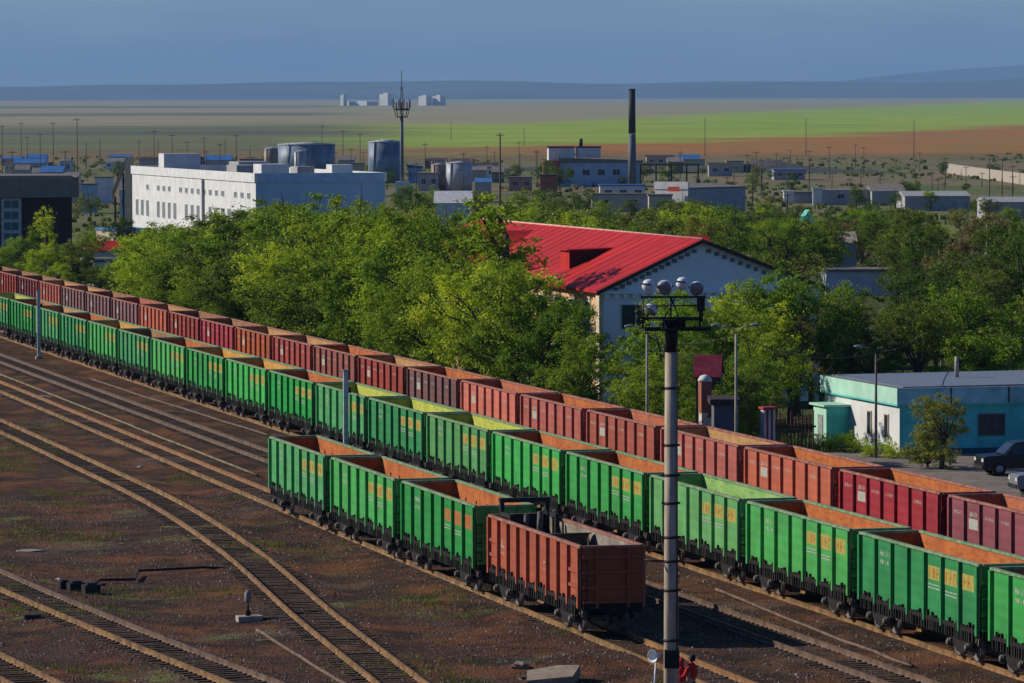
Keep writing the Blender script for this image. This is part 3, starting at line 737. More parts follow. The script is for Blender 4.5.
def tree_meshes(kind, seed, nleaf, leaf):
    """unit tree of height 1; returns (trunk mesh, crown mesh)"""
    rng = random.Random(seed)
    tr = MB(); lobes = []
    if kind == 'round':
        nl = rng.randint(13, 17); zc, rx, rz_ = 0.60, 0.36, 0.36; trunk_top = 0.45; lr = (0.10, 0.17)
    elif kind == 'tall':
        nl = 13; zc, rx, rz_ = 0.57, 0.12, 0.40; trunk_top = 0.8; lr = (0.07, 0.11)
    elif kind == 'shrub':
        nl = 11; zc, rx, rz_ = 0.48, 0.50, 0.42; trunk_top = 0.25; lr = (0.17, 0.26)
    else:
        nl = 15; zc, rx, rz_ = 0.62, 0.33, 0.36; trunk_top = 0.5; lr = (0.06, 0.13)
    bend = Vector((rng.uniform(-0.05, 0.05), rng.uniform(-0.05, 0.05), 0))
    tp = [Vector((0, 0, -0.03)), Vector((0, 0, 0.12))+bend*0.3, Vector((0, 0, trunk_top*0.6))+bend*0.8, Vector((0, 0, trunk_top))+bend]
    tr.tube(tp, [0.034, 0.024, 0.019, 0.011], 8)
    for k in range(nl):
        for _ in range(20):
            a = rng.uniform(0, 2*math.pi); u = rng.uniform(-1, 1); rr = rng.uniform(0.45, 1.0)
            p = Vector((math.cos(a)*math.sqrt(1-u*u)*rx*rr, math.sin(a)*math.sqrt(1-u*u)*rx*rr, zc + u*rz_*rr))
            if all((p-q).length > 0.5*(r_+lr[0]) for q, r_ in lobes): break
        r_ = rng.uniform(*lr); p.z = min(p.z, 0.98-r_*0.8); p.z = max(p.z, 0.14+r_*0.5)
        lobes.append((p, r_))
        base = tp[2].lerp(tp[3], rng.random()) if kind != 'shrub' else tp[1]
        mid = base.lerp(p, 0.55) + Vector((rng.uniform(-.03, .03), rng.uniform(-.03, .03), 0.03))
        tr.tube([base, mid, p], [0.011, 0.007, 0.003], 5, caps=False)
        for q in range(3):
            e = p + Vector((rng.gauss(0, 1), rng.gauss(0, 1), rng.gauss(0.3, 0.8)))*r_*0.6
            tr.tube([mid.lerp(p, 0.6), e], [0.004, 0.0015], 4, caps=False)
    # leaves
    me_v = []; me_f = []
    tot = sum(r_**2 for _, r_ in lobes)
    for p, r_ in lobes:
        n = int(nleaf*r_**2/tot)
        sub = [(p + Vector((rng.gauss(0, 1), rng.gauss(0, 1), rng.gauss(0, 0.9))).normalized()*r_*rng.uniform(0.5, 1.05), r_*rng.uniform(0.22, 0.45)) for _ in range(9)]
        for k in range(n):
            if rng.random() < 0.85:
                c_, rr = sub[rng.randrange(9)]
                q = c_ + Vector((rng.gauss(0, 1), rng.gauss(0, 1), rng.gauss(0, 0.8)))*rr*0.45
            else:
                q = p + Vector((rng.gauss(0, 1), rng.gauss(0, 1), rng.gauss(0, 0.9))).normalized()*r_*rng.uniform(0.3, 1.15)
            nrm = (q-p).normalized()*0.6 + Vector((rng.gauss(0, 1), rng.gauss(0, 1), rng.gauss(0.35, 0.8)))*0.75
            nrm.normalize()
            t = nrm.cross(Vector((rng.gauss(0, 1), rng.gauss(0, 1), rng.gauss(0, 1)))).normalized(); b_ = nrm.cross(t)
            s = leaf*rng.uniform(0.5, 1.2); w = s*rng.uniform(0.35, 0.65)
            i = len(me_v)
            me_v += [tuple(q - t*s*0.5), tuple(q + b_*w*0.5 + nrm*s*0.08), tuple(q + t*s*0.5), tuple(q - b_*w*0.5 + nrm*s*0.08)]
            me_f.append((i, i+1, i+2, i+3))
    me = bpy.data.meshes.new('crown'); me.from_pydata(me_v, [], me_f); me.materials.append(ML['green']); me.update()
    t = tr.build('trunk', M_BARK); tm = t.data; bpy.data.objects.remove(t)
    return tm, me
TREES = {'round': [tree_meshes('round', 11+k, 15000, 0.022) for k in range(5)], 'tall': [tree_meshes('tall', 41+k, 5500, 0.022) for k in range(2)],
         'shrub': [tree_meshes('shrub', 61+k, 3500, 0.06) for k in range(3)], 'thin': [tree_meshes('thin', 81+k, 4200, 0.021) for k in range(3)]}
tree_rng = random.Random(99)
SKYL = [720.0]*1200
def covers(x, y, h, wd, update=True):
    P = Vector((x, y, GZ+h)); px, py = pix(P); hw = 0.40*h*wd*F/y; tot = 0; n = 0
    for c_ in range(int(px-hw), int(px+hw)+1):
        t = (c_-px)/max(hw, 1); yt = py + 0.5*h*F/y*(1-math.sqrt(max(0, 1-t*t)))
        k = c_+80
        if 0 <= k < 1200:
            tot += max(0, SKYL[k]-yt); n += 1
            if update: SKYL[k] = min(SKYL[k], yt)
    return tot/max(n, 1)
def tree(kind, x, y, h, leaf, label, group, wide=1.0, name=None, cat='tree'):
    tm, cm = tree_rng.choice(TREES[kind])
    if y < 600: covers(x, y, h, wide)
    root = empty(name or ('poplar_tree' if kind == 'tall' else 'shrub' if kind == 'shrub' else 'leafy_tree'), (x, y, ground_z(x, y)), tree_rng.uniform(0, 6.28), label, cat, group)
    root.scale = (h*wide, h*wide, h)
    t = bpy.data.objects.new('trunk', tm); col.objects.link(t); t.parent = root
    c = bpy.data.objects.new('crown', cm); col.objects.link(c); c.parent = root
    set_mat(c, 0, ML[leaf])
    return root
def interp(tab, x):
    if x <= tab[0][0]: return tab[0][1]
    for (a, b), (c, d) in zip(tab, tab[1:]):
        if x <= c: return b + (d-b)*(x-a)/(c-a)
    return tab[-1][1]
FRONT = [(-60, 250), (0, 248), (22, 243), (60, 258), (100, 266), (122, 262), (140, 236), (155, 226), (200, 217), (250, 207), (300, 203), (340, 198), (400, 196), (440, 212), (462, 222), (470, 244), (494, 244), (505, 252), (520, 262),
         (545, 282), (562, 298), (585, 318), (600, 345), (618, 390), (632, 372), (645, 330), (660, 300), (680, 290), (700, 293), (738, 296), (752, 285), (776, 272), (800, 262), (850, 275), (870, 300), (930, 262), (1024, 262), (1090, 262)]
BACK = [(-60, 232), (0, 232), (60, 250), (130, 245), (150, 226), (250, 208), (340, 200), (400, 190), (430, 215), (470, 216), (500, 206), (520, 196), (560, 202), (600, 204), (640, 212), (662, 199), (700, 198), (740, 206), (780, 206), (800, 212), (850, 206), (900, 206), (940, 214), (1000, 212), (1090, 215)]
def tree_at(kind, px, ytop, Y, leaf, label, wide=1.0, group=None, name=None):
    cf = MY + MX*(px-512)/F
    if cf > 0 and Y*cf < 70.5: Y = (70.5+tree_rng.uniform(0, 2.5))/cf      # keep clear of the red train
    P = at(px, ytop, Y); g = ground_z(P.x, Y)
    return tree(kind, P.x, Y, max(1.0, P.z-g)*1.02, leaf, label, group, wide, name)
tree_at('tall', 499, 197, 311, 'bright', 'tall bright green poplar rising in front of the red roof', 1.45)
tree_at('tall', 44, 207, 525, 'bright', 'slim yellow-green tree in front of the dark brown block', 1.0)
tree_at('tall', 35, 224, 520, 'green', 'smaller slim green tree left of the yellow-green one by the brown block', 1.0)
tree_at('round', 941, 392, 246, 'olive', 'bushy olive green tree in front of the turquoise wall', 1.15)
tree_at('shrub', 928, 425, 247, 'olive', 'low bush at the foot of the olive tree by the turquoise wall', 1.1)
tree_at('thin', 812, 300, 300, 'brown', 'tall sparse brownish tree near the turquoise building', 1.1)
tree_at('thin', 790, 318, 285, 'brown', 'brownish bare-looking tree left of the turquoise building', 1.1)
tree_at('round', 848, 305, 292, 'dark', 'dark green tree behind the left end of the turquoise building', 1.2)
tree_at('round', 985, 285, 295, 'dark', 'dark green tree behind the turquoise roof at the right', 1.3)
tree_at('round', 915, 300, 290, 'dark', 'dark green tree behind the middle of the turquoise roof', 1.2)
extra = [(352, 201, 372, 'green'), (378, 199, 365, 'green'), (398, 198, 360, 'green'), (418, 204, 352, 'olive'), (438, 215, 350, 'green'), (436, 213, 318, 'green'), (424, 205, 328, 'bright'), (404, 199, 332, 'green'), (380, 201, 338, 'green'), (430, 262, 298, 'green'), (395, 268, 300, 'bright'), (360, 250, 318, 'green'), (345, 205, 355, 'green'), (470, 247, 300, 'green'), (492, 250, 294, 'bright'), (515, 262, 288, 'green'), (538, 284, 280, 'green'), (560, 300, 275, 'green'), (582, 324, 268, 'green'),
         (650, 350, 262, 'green'), (668, 302, 276, 'bright'), (680, 290, 280, 'bright'), (702, 294, 284, 'green'), (724, 300, 282, 'green'), (748, 290, 287, 'bright'), (772, 273, 291, 'green'), (796, 266, 292, 'green'), (760, 320, 272, 'green'), (738, 345, 262, 'green'), (682, 345, 264, 'dark'), (820, 272, 330, 'green'), (850, 300, 325, 'olive'), (687, 380, 250, 'green'), (728, 384, 250, 'green'), (750, 372, 252, 'dark')]
for k, (px, yt, Y, lf) in enumerate(sorted(extra)):
    tree_at('round', px, yt, Y, lf, 'leafy tree before the red-roofed building, number %d of that stand from left' % (k+1), 1.15, 'stand of trees before the red roofed building')
lft = [(158, 226, 440), (172, 222, 420), (188, 219, 432), (204, 216, 405), (220, 212, 425), (236, 210, 395), (252, 207, 415), (268, 205, 385), (284, 204, 405), (300, 203, 378), (318, 201, 395), (334, 200, 372), (176, 250, 400), (196, 246, 385), (222, 244, 372), (250, 240, 360), (276, 238, 352), (304, 236, 345), (330, 240, 330), (240, 280, 345), (290, 285, 330), (200, 275, 372), (165, 262, 405), (330, 290, 312), (-12, 250, 520), (3, 247, 525), (14, 243, 510), (27, 240, 500), (40, 246, 495), (52, 243, 560), (66, 256, 500), (78, 261, 510), (90, 264, 500), (103, 263, 480), (116, 262, 478), (128, 256, 470), (140, 240, 480), (150, 228, 500), (8, 262, 492), (58, 262, 478), (165, 224, 480), (180, 220, 470), (75, 246, 620), (20, 236, 585)]
for k, (px, yt, Y) in enumerate(sorted(lft)):
    tree_at('round', px, yt, Y, tree_rng.choice(['bright', 'bright', 'green', 'dark']), 'leafy tree behind the left half of the red train, number %d from left' % (k+1), 1.5, 'trees behind the left half of the red train')
for k, (px, yt, Y) in enumerate(((836, 437, 262), (847, 432, 264), (825, 432, 262), (862, 440, 259), (872, 448, 255), (885, 444, 258), (893, 452, 254))):
    tree_at('shrub', px, yt, Y, 'bright', 'low weedy bush at the foot of the turquoise building, number %d from left' % (sorted([825, 836, 847, 862, 872, 885, 893]).index(px)+1), 1.2, 'weedy bushes at the foot of the turquoise building')
# footprints kept clear (yard coordinates L0, L1, s0, s1)
def in_rect(L, s, r): return r[0] < L < r[1] and r[2] < s < r[3]
CLEAR = [(78.5, 96, 291, 375), (81.5, 102, 238, 266), (82, 110, 225, 240), (100, 140, 440, 470)]
def LS(P): return P.x*MX + P.y*MY, P.x*DX + P.y*DY
cands = []
L = 69.5; row = 0
while L < 230:
    s = 190 + (row % 2)*4
    while s < 640:
        jl = tree_rng.uniform(-2.2, 2.2) if row else tree_rng.uniform(-0.3, 1.0); js = tree_rng.uniform(-2.5, 2.5)
        P = yp(L+jl, s+js); px, _ = pix(P)
        if -50 < px < 1080 and P.y > 215: cands.append((row, L+jl, s+js, P, px))
        s += 8.2 + row*0.25
    L += 6.5 + row*0.5; row += 1
rowcount = {}
ROWN = ['front', 'second', 'third', 'fourth', 'fifth', 'sixth', 'seventh', 'eighth', 'ninth', 'tenth', 'eleventh', 'twelfth', 'thirteenth', 'fourteenth', 'fifteenth', 'sixteenth', 'seventeenth', 'eighteenth', 'nineteenth', 'twentieth']
cands.sort(key=lambda c: c[3].y)
ntree = 0; plan = []
for row, L, s, P, px in cands:
    if any(in_rect(L, s, r) for r in CLEAR): continue
    if P.y > 600 and (px < 145 or tree_rng.random() < 0.45): continue
    if px > 795 and P.y < 272: continue
    if px > 925 and P.y < 285: continue
    front = P.y < 345 or (L < 84 and px < 470) or px < 430 and P.y < 480
    lim = interp(FRONT if front else BACK, px) + tree_rng.uniform(0, 16)
    if front and 462 < px < 500: lim += 10
    if 480 < px < 512 and front: lim += 14
    if 812 < px < 908 and P.y < 484: lim = max(lim, 297)
    if 770 < px and tree_rng.random() < 0.12: continue
    hmax = CH - (lim - 113.9)*P.y/F + 0.34
    h = min(tree_rng.uniform(7.5, 13.0), hmax)
    if row == 0: h = min(h, tree_rng.uniform(4.5, 8.5))
    if h < 2.2: continue
    r = tree_rng.random()
    zone_r = px > 700
    if h < 4: kind, leaf, nm = 'shrub', tree_rng.choice(['green', 'dark', 'green']), 'low green bush'
    elif 770 < px < 850 and P.y < 360: kind, leaf, nm = 'thin', tree_rng.choice(['brown', 'brown', 'olive']), 'sparse brownish tree'
    elif zone_r: kind, leaf, nm = 'round', tree_rng.choice(['dark', 'olive', 'olive', 'green', 'dark', 'brown' if px > 800 else 'green']), 'tree'
    else: kind, leaf, nm = 'round', tree_rng.choice(['green', 'green', 'green', 'bright', 'dark', 'olive']), 'tree'
    if 50 < px < 125 and front: leaf = tree_rng.choice(['bright', 'bright', 'dark'])
    if kind == 'round':
        nm = {'green': 'mid green', 'bright': 'bright green', 'dark': 'dark green', 'olive': 'olive green', 'brown': 'brownish'}[leaf] + ' tree'
    wd_ = tree_rng.uniform(0.95, 1.3) if kind == 'round' else 1.1
    if covers(P.x, P.y, h, wd_) < 2.5: continue
    plan.append((row, px, kind, P, h, leaf, nm, wd_))
plan.sort(key=lambda c: (c[0], c[1]))
for row, px, kind, P, h, leaf, nm, wd_ in plan:
    rowcount[row] = rowcount.get(row, 0)+1
    lab = '%s, number %d from left in the %s row behind the red train' % (nm, rowcount[row], ROWN[min(row, 19)])
    tree(kind, P.x, P.y, h, leaf, lab, 'trees and bushes of the belt behind the red train', wd_)
    ntree += 1
print('belt trees', ntree)
_r = random.Random(123); mb_ = []
for _ in range(64):
    p_ = _r.uniform(505, 1040); Y_ = _r.uniform(470, 800)
    if 812 < p_ < 905 and Y_ < 530: continue
    mb_.append((p_, interp(BACK, p_)-2+_r.uniform(0, 13), Y_))
for k, (px, yt, Y) in enumerate(sorted(mb_)):
    tree_at('round', px, yt, Y, _r.choice(['green', 'bright', 'olive', 'dark', 'green']), 'leafy tree between the red roof and far sheds, number %d from left' % (k+1), _r.uniform(1.1, 1.5), 'trees between the red roof and the far sheds')
# trees scattered through the industrial belt
fx = [(410, 185, 800), (428, 186, 820), (450, 196, 700), (478, 190, 780), (520, 188, 900), (545, 186, 930), (560, 196, 760), (585, 190, 850), (604, 197, 760), (630, 199, 780), (700, 200, 700), (725, 203, 720), (765, 200, 760),
      (800, 203, 760), (840, 205, 700), (905, 180, 1000), (912, 178, 1020), (895, 206, 700), (960, 205, 730), (1010, 206, 700), (545, 160, 1180), (560, 163, 1150), (643, 160, 1300), (668, 162, 1250), (690, 190, 900), (118, 215, 640), (88, 228, 560),
      (70, 236, 500), (150, 160, 1500), (330, 155, 1600), (930, 190, 900), (990, 196, 820), (870, 200, 800)]
_r = random.Random(77)
for _ in range(42):
    Y_ = _r.uniform(850, 1500); p_ = _r.uniform(0, 1020); fx.append((p_, pix(Vector(((p_-512)/F*Y_, Y_, _r.uniform(2.2, 4.6))))[1], Y_))
for k, (px, yt, Y) in enumerate(sorted(fx)):
    tree_at('round', px, yt, Y, tree_rng.choice(['green', 'dark', 'olive']), 'small distant tree among the far sheds, number %d from the left' % (k+1), 1.2, 'distant trees among the far sheds')

# ------------------------------------------------------------------ buildings
def wallm(name, c, var=0.12, scale=0.8, bmp=0.01): return simple(name, c, 0.9, var, scale, rnd=False, bmp=bmp)
M_BLUEROOF = simple('blue_metal_roof', (0.05, 0.16, 0.42), 0.5, 0.3, 1.0)
M_GREYROOF = simple('grey_roof', (0.17, 0.165, 0.16), 0.85, 0.3, 1.0)
M_TANW = wallm('tan_wall', (0.42, 0.36, 0.27)); M_GREYW = wallm('grey_wall', (0.33, 0.34, 0.35)); M_BRICK = wallm('brick_wall', (0.30, 0.10, 0.06))
M_BLUEW = wallm('blue_wall', (0.34, 0.46, 0.60)); M_DARKB = wallm('dark_brown_cladding', (0.055, 0.035, 0.03))
def window(root, x0, x1, y, z0, z1, face='-y', frame=None, pane=None, t=0.06, bars=1):
    """window proud of a wall plane; face -y: wall plane at y; face -x: wall plane at x=y"""
    f = MB(); g = MB(); w = 0.07
    def bx(m, a, b, c, d, p0, p1):
        if face == '-y': m.box(a, b, y-p1, y-p0, c, d)
        elif face == '+y': m.box(a, b, y+p0, y+p1, c, d)
        elif face == '-x': m.box(y-p1, y-p0, a, b, c, d)
        else: m.box(y+p0, y+p1, a, b, c, d)
    bx(f, x0, x1, z0, z0+w, 0.003, t); bx(f, x0, x1, z1-w, z1, 0.003, t); bx(f, x0, x0+w, z0+w, z1-w, 0.003, t); bx(f, x1-w, x1, z0+w, z1-w, 0.003, t)
    for k in range(bars):
        c_ = x0 + (x1-x0)*(k+1)/(bars+1); bx(f, c_-0.025, c_+0.025, z0+w, z1-w, 0.012, t-0.01)
    bx(g, x0+w, x1-w, z0+w, z1-w, 0.004, 0.01)
    fo = f.build('window', frame or M_WHITE, root); g.build('pane', pane or M_GLASS, fo); return fo
def shed(P, rz, lx, ly, h, rise, wall, roof, label, cat='building', name='shed', wins=(), over=0.3, flat=False, group=None):
    """footprint x 0..lx, y 0..ly from corner P; ridge along x"""
    root = empty(name, P, rz, label, cat, group)
    MB().box(0, lx, 0, ly, -1, h).build('wall', wall, root)
    if flat:
        MB().box(-0.15, lx+0.15, -0.15, ly+0.15, h, h+0.35).build('roof', roof, root)
    else:
        mb = MB(); o = over
        mb.prism([(0, h), (ly, h), (ly/2, h+rise)], 0.02, lx-0.02, 'x'); mb.build('gable', wall, root)
        mb = MB(); t = 0.12; sl = rise/(ly/2)
        mb.prism([(-o, h-o*sl+0.02), (ly/2, h+rise+0.02), (ly/2, h+rise+t), (-o, h-o*sl+t)], -o, lx+o, 'x')
        mb.prism([(ly+o, h-o*sl+0.02), (ly/2, h+rise+0.02), (ly/2, h+rise+t), (ly+o, h-o*sl+t)], -o, lx+o, 'x')
        mb.build('roof', roof, root)
    for w in wins: window(root, *w)
    return root
RT = TH     # local x = across tracks (to the right), local y = along the tracks, away
# --- red-roofed building
M_RED = simple('red_metal_roof', (0.40, 0.008, 0.007), 0.6, 0.12, 0.5, rnd=False, c2=(0.55, 0.016, 0.012), stretch=(0.35, 1.6, 0.35))
nt = M_RED.node_tree; b_ = nt.nodes['Principled BSDF']
w_ = N(nt, 'ShaderNodeTexWave'); w_.bands_direction = 'Y'; w_.inputs['Scale'].default_value = 0.9
tc_ = N(nt, 'ShaderNodeTexCoord'); nt.links.new(tc_.outputs['Object'], w_.inputs['Vector']); bump(nt, b_, w_.outputs['Fac'], 0.03, 0.5)
M_GABLE = wallm('shade_blue_plaster', (0.80, 0.85, 0.89), 0.07, 0.5)  # white plaster with the blue of its shade mixed into the colour
M_CREAM = wallm('cream_plaster', (0.62, 0.42, 0.22), 0.2, 1.0)
M_TRIM = simple('dark_trim', (0.05, 0.03, 0.03), 0.7)
rb = empty('red_roof_building', (5.97, 304.0, GZ), RT, 'long plastered building with bright red metal roof and white gable tinted shade-blue', 'building')
EZ, RZ, W1, W2, BL = 7.6, 10.7, 6.7, 8.2, 62.0
WT = W1+W2
wallb = MB().box(0, WT, 0.02, BL, -0.5, EZ-0.003, mats=[1, 1, 0, 1, 1, 1]); wallb.build('wall', [M_GABLE, M_CREAM], rb)
gb = MB(); gb.prism([(0.02, EZ), (WT-0.02, EZ), (W1, RZ-0.03)], 0.0, BL, 'y'); gb.build('gable', M_GABLE, rb)
co = MB()
co.box(-0.25, WT+0.25, -0.28, 0.02, EZ-0.32, EZ-0.10)
for k in range(24):
    x = 0.1+k*(WT-0.4)/23; co.box(x, x+0.28, -0.22, 0.0, EZ-0.62, EZ-0.34)
co.build('cornice', M_GABLE, rb)
M_DENT = simple('blue_grey_trim', (0.14, 0.18, 0.24))
for (xa, za, xb, zb) in ((0, EZ, W1, RZ), (WT, EZ, W1, RZ)):
    for k in range(1, 15):
        t = k/15.0; x = xa+(xb-xa)*t; z = za+(zb-za)*t-0.28
        MB().box(x-0.14, x+0.14, -0.12, 0.0, z-0.30, z-0.05).build('dentil', M_DENT, rb)
MB().box(-0.28, -0.003, -0.1, 0.75, -0.5, EZ-0.1).build('corner_pilaster', wallm('pilaster_plaster', (0.60, 0.5, 0.36)), rb)
dl_ = 14.3
ro = MB()
o1 = 0.55
s1 = (RZ-EZ)/W1; s2 = (RZ-EZ)/W2
ro.prism([(-o1, EZ-o1*s1), (W1, RZ), (W1, RZ+0.14), (-o1, EZ-o1*s1+0.14)], -0.5, BL+0.4, 'y')
ro.prism([(WT+o1, EZ-o1*s2), (W1, RZ), (W1, RZ+0.14), (WT+o1, EZ-o1*s2+0.14)], -0.5, BL+0.4, 'y')
roof = ro.build('roof', M_RED, rb)
sm_ = MB()
for k in range(52):
    y = -0.2 + k*2.0
    if y > BL: break
    for xa, sl, sg in ((-o1, s1, 1), (WT+o1, s2, -1)):
        za = EZ-o1*sl+0.14
        q = [(xa, za), (W1-sg*0.05, RZ+0.13), (W1-sg*0.05, RZ+0.15), (xa, za+0.018)]
        if not (sg > 0 and dl_ < y < dl_+2.4): sm_.prism(q, y-0.02, y+0.02, 'y')
sm_.build('standing_seams', M_RED, roof)
fa = MB()
fa.prism([(-o1-0.02, EZ-o1*s1-0.16), (W1, RZ-0.12), (W1, RZ+0.12), (-o1-0.02, EZ-o1*s1+0.12)], -0.56, -0.503, 'y')
fa.prism([(WT+o1+0.02, EZ-o1*s2-0.16), (W1, RZ-0.12), (W1, RZ+0.12), (WT+o1+0.02, EZ-o1*s2+0.12)], -0.56, -0.503, 'y')
fa.build('barge_board', M_TRIM, rb)
MB().tube([(W1, -0.5, RZ+0.16), (W1, BL, RZ+0.16)], 0.07, 6).build('ridge_cap', simple('ridge_metal', (0.62, 0.36, 0.33)), roof)
# dormer on the left slope
dw, dl = 1.55, 14.3
zs = EZ + s1*dw + 0.10
dm = MB(); hgt = 1.3
dm.prism([(dw, zs), (dw, zs+hgt), (dw+hgt/s1*0.98+0.25, zs+hgt+0.09)], dl, dl+2.4, 'y'); dm.build('dormer', simple('dormer_wall_shaded_red', (0.05, 0.012, 0.012), 0.9), roof)  # cheek is the red darkened to near black, shade put into its colour
MB().box(dw-0.03, dw-0.003, dl-0.01, dl+2.41, zs-0.05, zs+hgt).build('dormer_front', M_RED, roof)
MB().prism([(dw-0.25, zs+hgt+0.0), (dw-0.25, zs+hgt+0.07), (dw+hgt/s1+0.45, zs+hgt+0.19), (dw+hgt/s1+0.3, zs+hgt+0.10)], dl-0.15, dl+2.55, 'y').build('dormer_roof', M_RED, roof)
# cross wing pushed out to the left
wg = MB(); wl0, wl1 = 33.0, 49.0; zc_ = RZ-0.25
wg.prism([(wl0-0.4, EZ-0.25), ((wl0+wl1)/2, zc_), (wl1+0.4, EZ-0.25)], -1.2, W1-0.8, 'x')
wg.build('wing_roof', M_RED, rb)
MB().box(-1.0, -0.003, wl0+0.1, wl1-0.1, -0.5, EZ-0.3).build('wing_wall', M_CREAM, rb)
window(rb, 1.2, 3.3, 0.02, 4.9, 6.6, '-y', bars=1)
for x in (5.4, 8.6, 11.8): window(rb, x, x+1.4, 0.02, 4.7, 6.6, '-y')
for y in range(3, 32, 4): window(rb, y, y+1.6, 0.0, 4.5, 6.7, '-x')
for y in range(3, 32, 4): window(rb, y, y+1.6, 0.0, 1.0, 3.2, '-x')
# second roof just behind
P = at(633, 243, 385)
shed((P.x-6.5, 392, GZ), RT, 15, 12, 5.9, 2.5, M_CREAM, M_RED, 'low red roof showing just behind the ridge of the red-roofed building')
P = at(605, 236, 372)
rr_ = empty('roof_hatch_house', (at(608, 240, 375).x, 375, GZ), RT, 'pale tan flat roof just behind the red ridge', 'building')
MB().box(0, 3.4, 0, 4.2, 0, 8.2).build('wall', M_TANW, rr_); MB().prism([(-0.3, 8.2), (3.7, 8.2), (3.7, 8.9), (-0.3, 8.5)], -0.3, 4.5, 'y').build('roof', simple('tan_roof', (0.42, 0.37, 0.28)), rr_)

P = at(808, 220, 640); g = terrain_h(P.x, 640)
aw = empty('awning', (P.x, 640, g), 0.3, 'small turquoise pointed awning showing above the trees at right', 'awning')
MB().prism([(-1.1, 0), (1.1, 0), (0.2, 1.7)], 0, 1.6, 'y').build('canopy', simple('awning_cloth', (0.10, 0.55, 0.48)), aw, (0, 0, P.z-g-0.3)); MB().tube([(0, 0.8, 0), (0, 0.8, P.z-g-0.3)], 0.08, 6).build('post', M_GREYM, aw)
# dark spoil bank across the plain
mb = MB(); n_ = 60
for k in range(n_+1):
    x = -20+150*k/n_; y = 1560-60*k/n_; hh = (2.2+1.3*noise.noise(Vector((k*0.2, 0, 3)))+(2.6*math.exp(-((k-42)/3.5)**2)))*math.sin(math.pi*k/n_)**0.5+0.05; g = terrain_h(x, y)
    for dy, f in ((-14, 0), (-6, 0.75), (0, 1), (5, 0.8), (14, 0)): mb.v.append((x, y+dy, g-0.3+hh*f+(0.3*noise.noise(Vector((k*0.7, dy, 0))) if f else 0)))
for k in range(n_):
    for q in range(4): a = k*5+q; mb.f.append((a, a+5, a+6, a+1)); mb.m.append(0); mb.sm.append(True)
tag(mb.build('spoil_bank', simple('dark_spoil', (0.06, 0.06, 0.065), 0.95, 0.3, 0.4), recalc=False), kind='structure')

# --- turquoise building
M_TEAL = wallm('turquoise_paint', (0.09, 0.52, 0.50), 0.2); M_TEALB = wallm('pale_turquoise_band', (0.36, 0.62, 0.50), 0.1)
tb = empty('turquoise_building', (21.5, 256.5, GZ), RT, 'flat-roofed turquoise and white building with pale green parapet at right', 'building')
MB().box(0, 20, 0, 13.4, -0.5, 2.95, mats=[0, 0, 1, 1, 1, 0]).build('wall', [M_WHITE, M_TEAL], tb)
pr = MB(); pr.box(-0.22, 20.2, -0.22, 13.6, 2.953, 3.85, mats=[0, 2, 1, 1, 1, 0]); pr.build('parapet', [M_TEALB, wallm('blue_green_panel', (0.26, 0.50, 0.54), 0.25), M_GREYROOF], tb)
MB().box(-0.23, 20.2, -0.26, 13.6, 2.86, 2.949).build('cornice', wallm('turquoise_edge', (0.10, 0.50, 0.47)), tb)
sm = MB()
for x in (2.9, 6.3, 9.7, 13.1): sm.box(x, x+0.09, -0.25, -0.222, 2.97, 3.85)
sm.build('panel_joint', M_TRIM, tb)
rp = MB().prism([(0.3, 3.853), (19.5, 3.853), (19.5, 4.0), (0.3, 3.9)], 0.3, 13.1, 'y'); rp.build('roof', simple('blue_grey_roofing', (0.16, 0.20, 0.27), 0.6), tb)
for y in (1.8, 4.8): window(tb, y, y+0.75, 0.0, 0.9, 2.3, '-x', frame=wallm('beige_frame', (0.5, 0.42, 0.33)), bars=0)
window(tb, 4.6, 6.2, 0.0, 1.1, 2.35, '-y', frame=simple('grey_frame', (0.14, 0.12, 0.12)), bars=2); window(tb, 9.6, 11.2, 0.0, 1.1, 2.35, '-y', frame=simple('grey_frame', (0.14, 0.12, 0.12)), bars=2)
MB().box(0.01, 20, -0.08, -0.004, -0.5, 0.45).build('plinth', simple('dark_blue_plinth', (0.03, 0.07, 0.11)), tb)
px_ = MB().box(-1.4, -0.003, 8.8, 11.2, -0.3, 2.3, mats=[0, 0, 0, 0, 0, 1]); px_.build('porch', [M_TEAL, M_TEALB], tb)
MB().box(-1.6, -0.004, 8.6, 11.4, 2.303, 2.42).build('porch_roof', M_TEALB, tb)
MB().box(-1.44, -1.402, 9.4, 10.3, -0.2, 1.8).build('door', simple('grey_door', (0.25, 0.27, 0.28)), tb)
MB().tube([(6.2, 8.0, 3.9), (6.2, 8.0, 5.1)], 0.13, 8).build('chimney_pipe', M_CONC, tb)

# --- long white building on the left
wb = empty('white_building', (-35.9, 650, GZ), RT, 'long white two-storey hall with flat roof behind the tree belt', 'building')
MB().box(0, 18.6, 0, 105, -0.5, 9.6, mats=[0, 0, 1, 0, 0, 0]).build('wall', [M_WHITE, wallm('shade_blue_end_wall', (0.36, 0.50, 0.68), 0.08, 0.3)], wb)  # hall is white; end face away from the sun has blue shade painted in
MB().box(-0.2, 0.25, -0.2, 105.2, 9.603, 10.9).box(18.35, 18.8, -0.2, 105.2, 9.603, 10.9).box(0.25, 18.35, -0.2, 0.25, 9.603, 10.9, mats=[1]*6).box(0.25, 18.35, 104.75, 105.2, 9.603, 10.9).build('parapet', [M_WHITE, wallm('shade_blue_parapet', (0.36, 0.50, 0.68))], wb)  # end parapet carries the same painted blue shade over white
MB().box(0.26, 18.34, 0.26, 104.7, 9.605, 9.75).build('roof', M_GREYROOF, wb)
rng = random.Random(4)
M_PGL = simple('grey_pane', (0.22, 0.24, 0.27), 0.3)
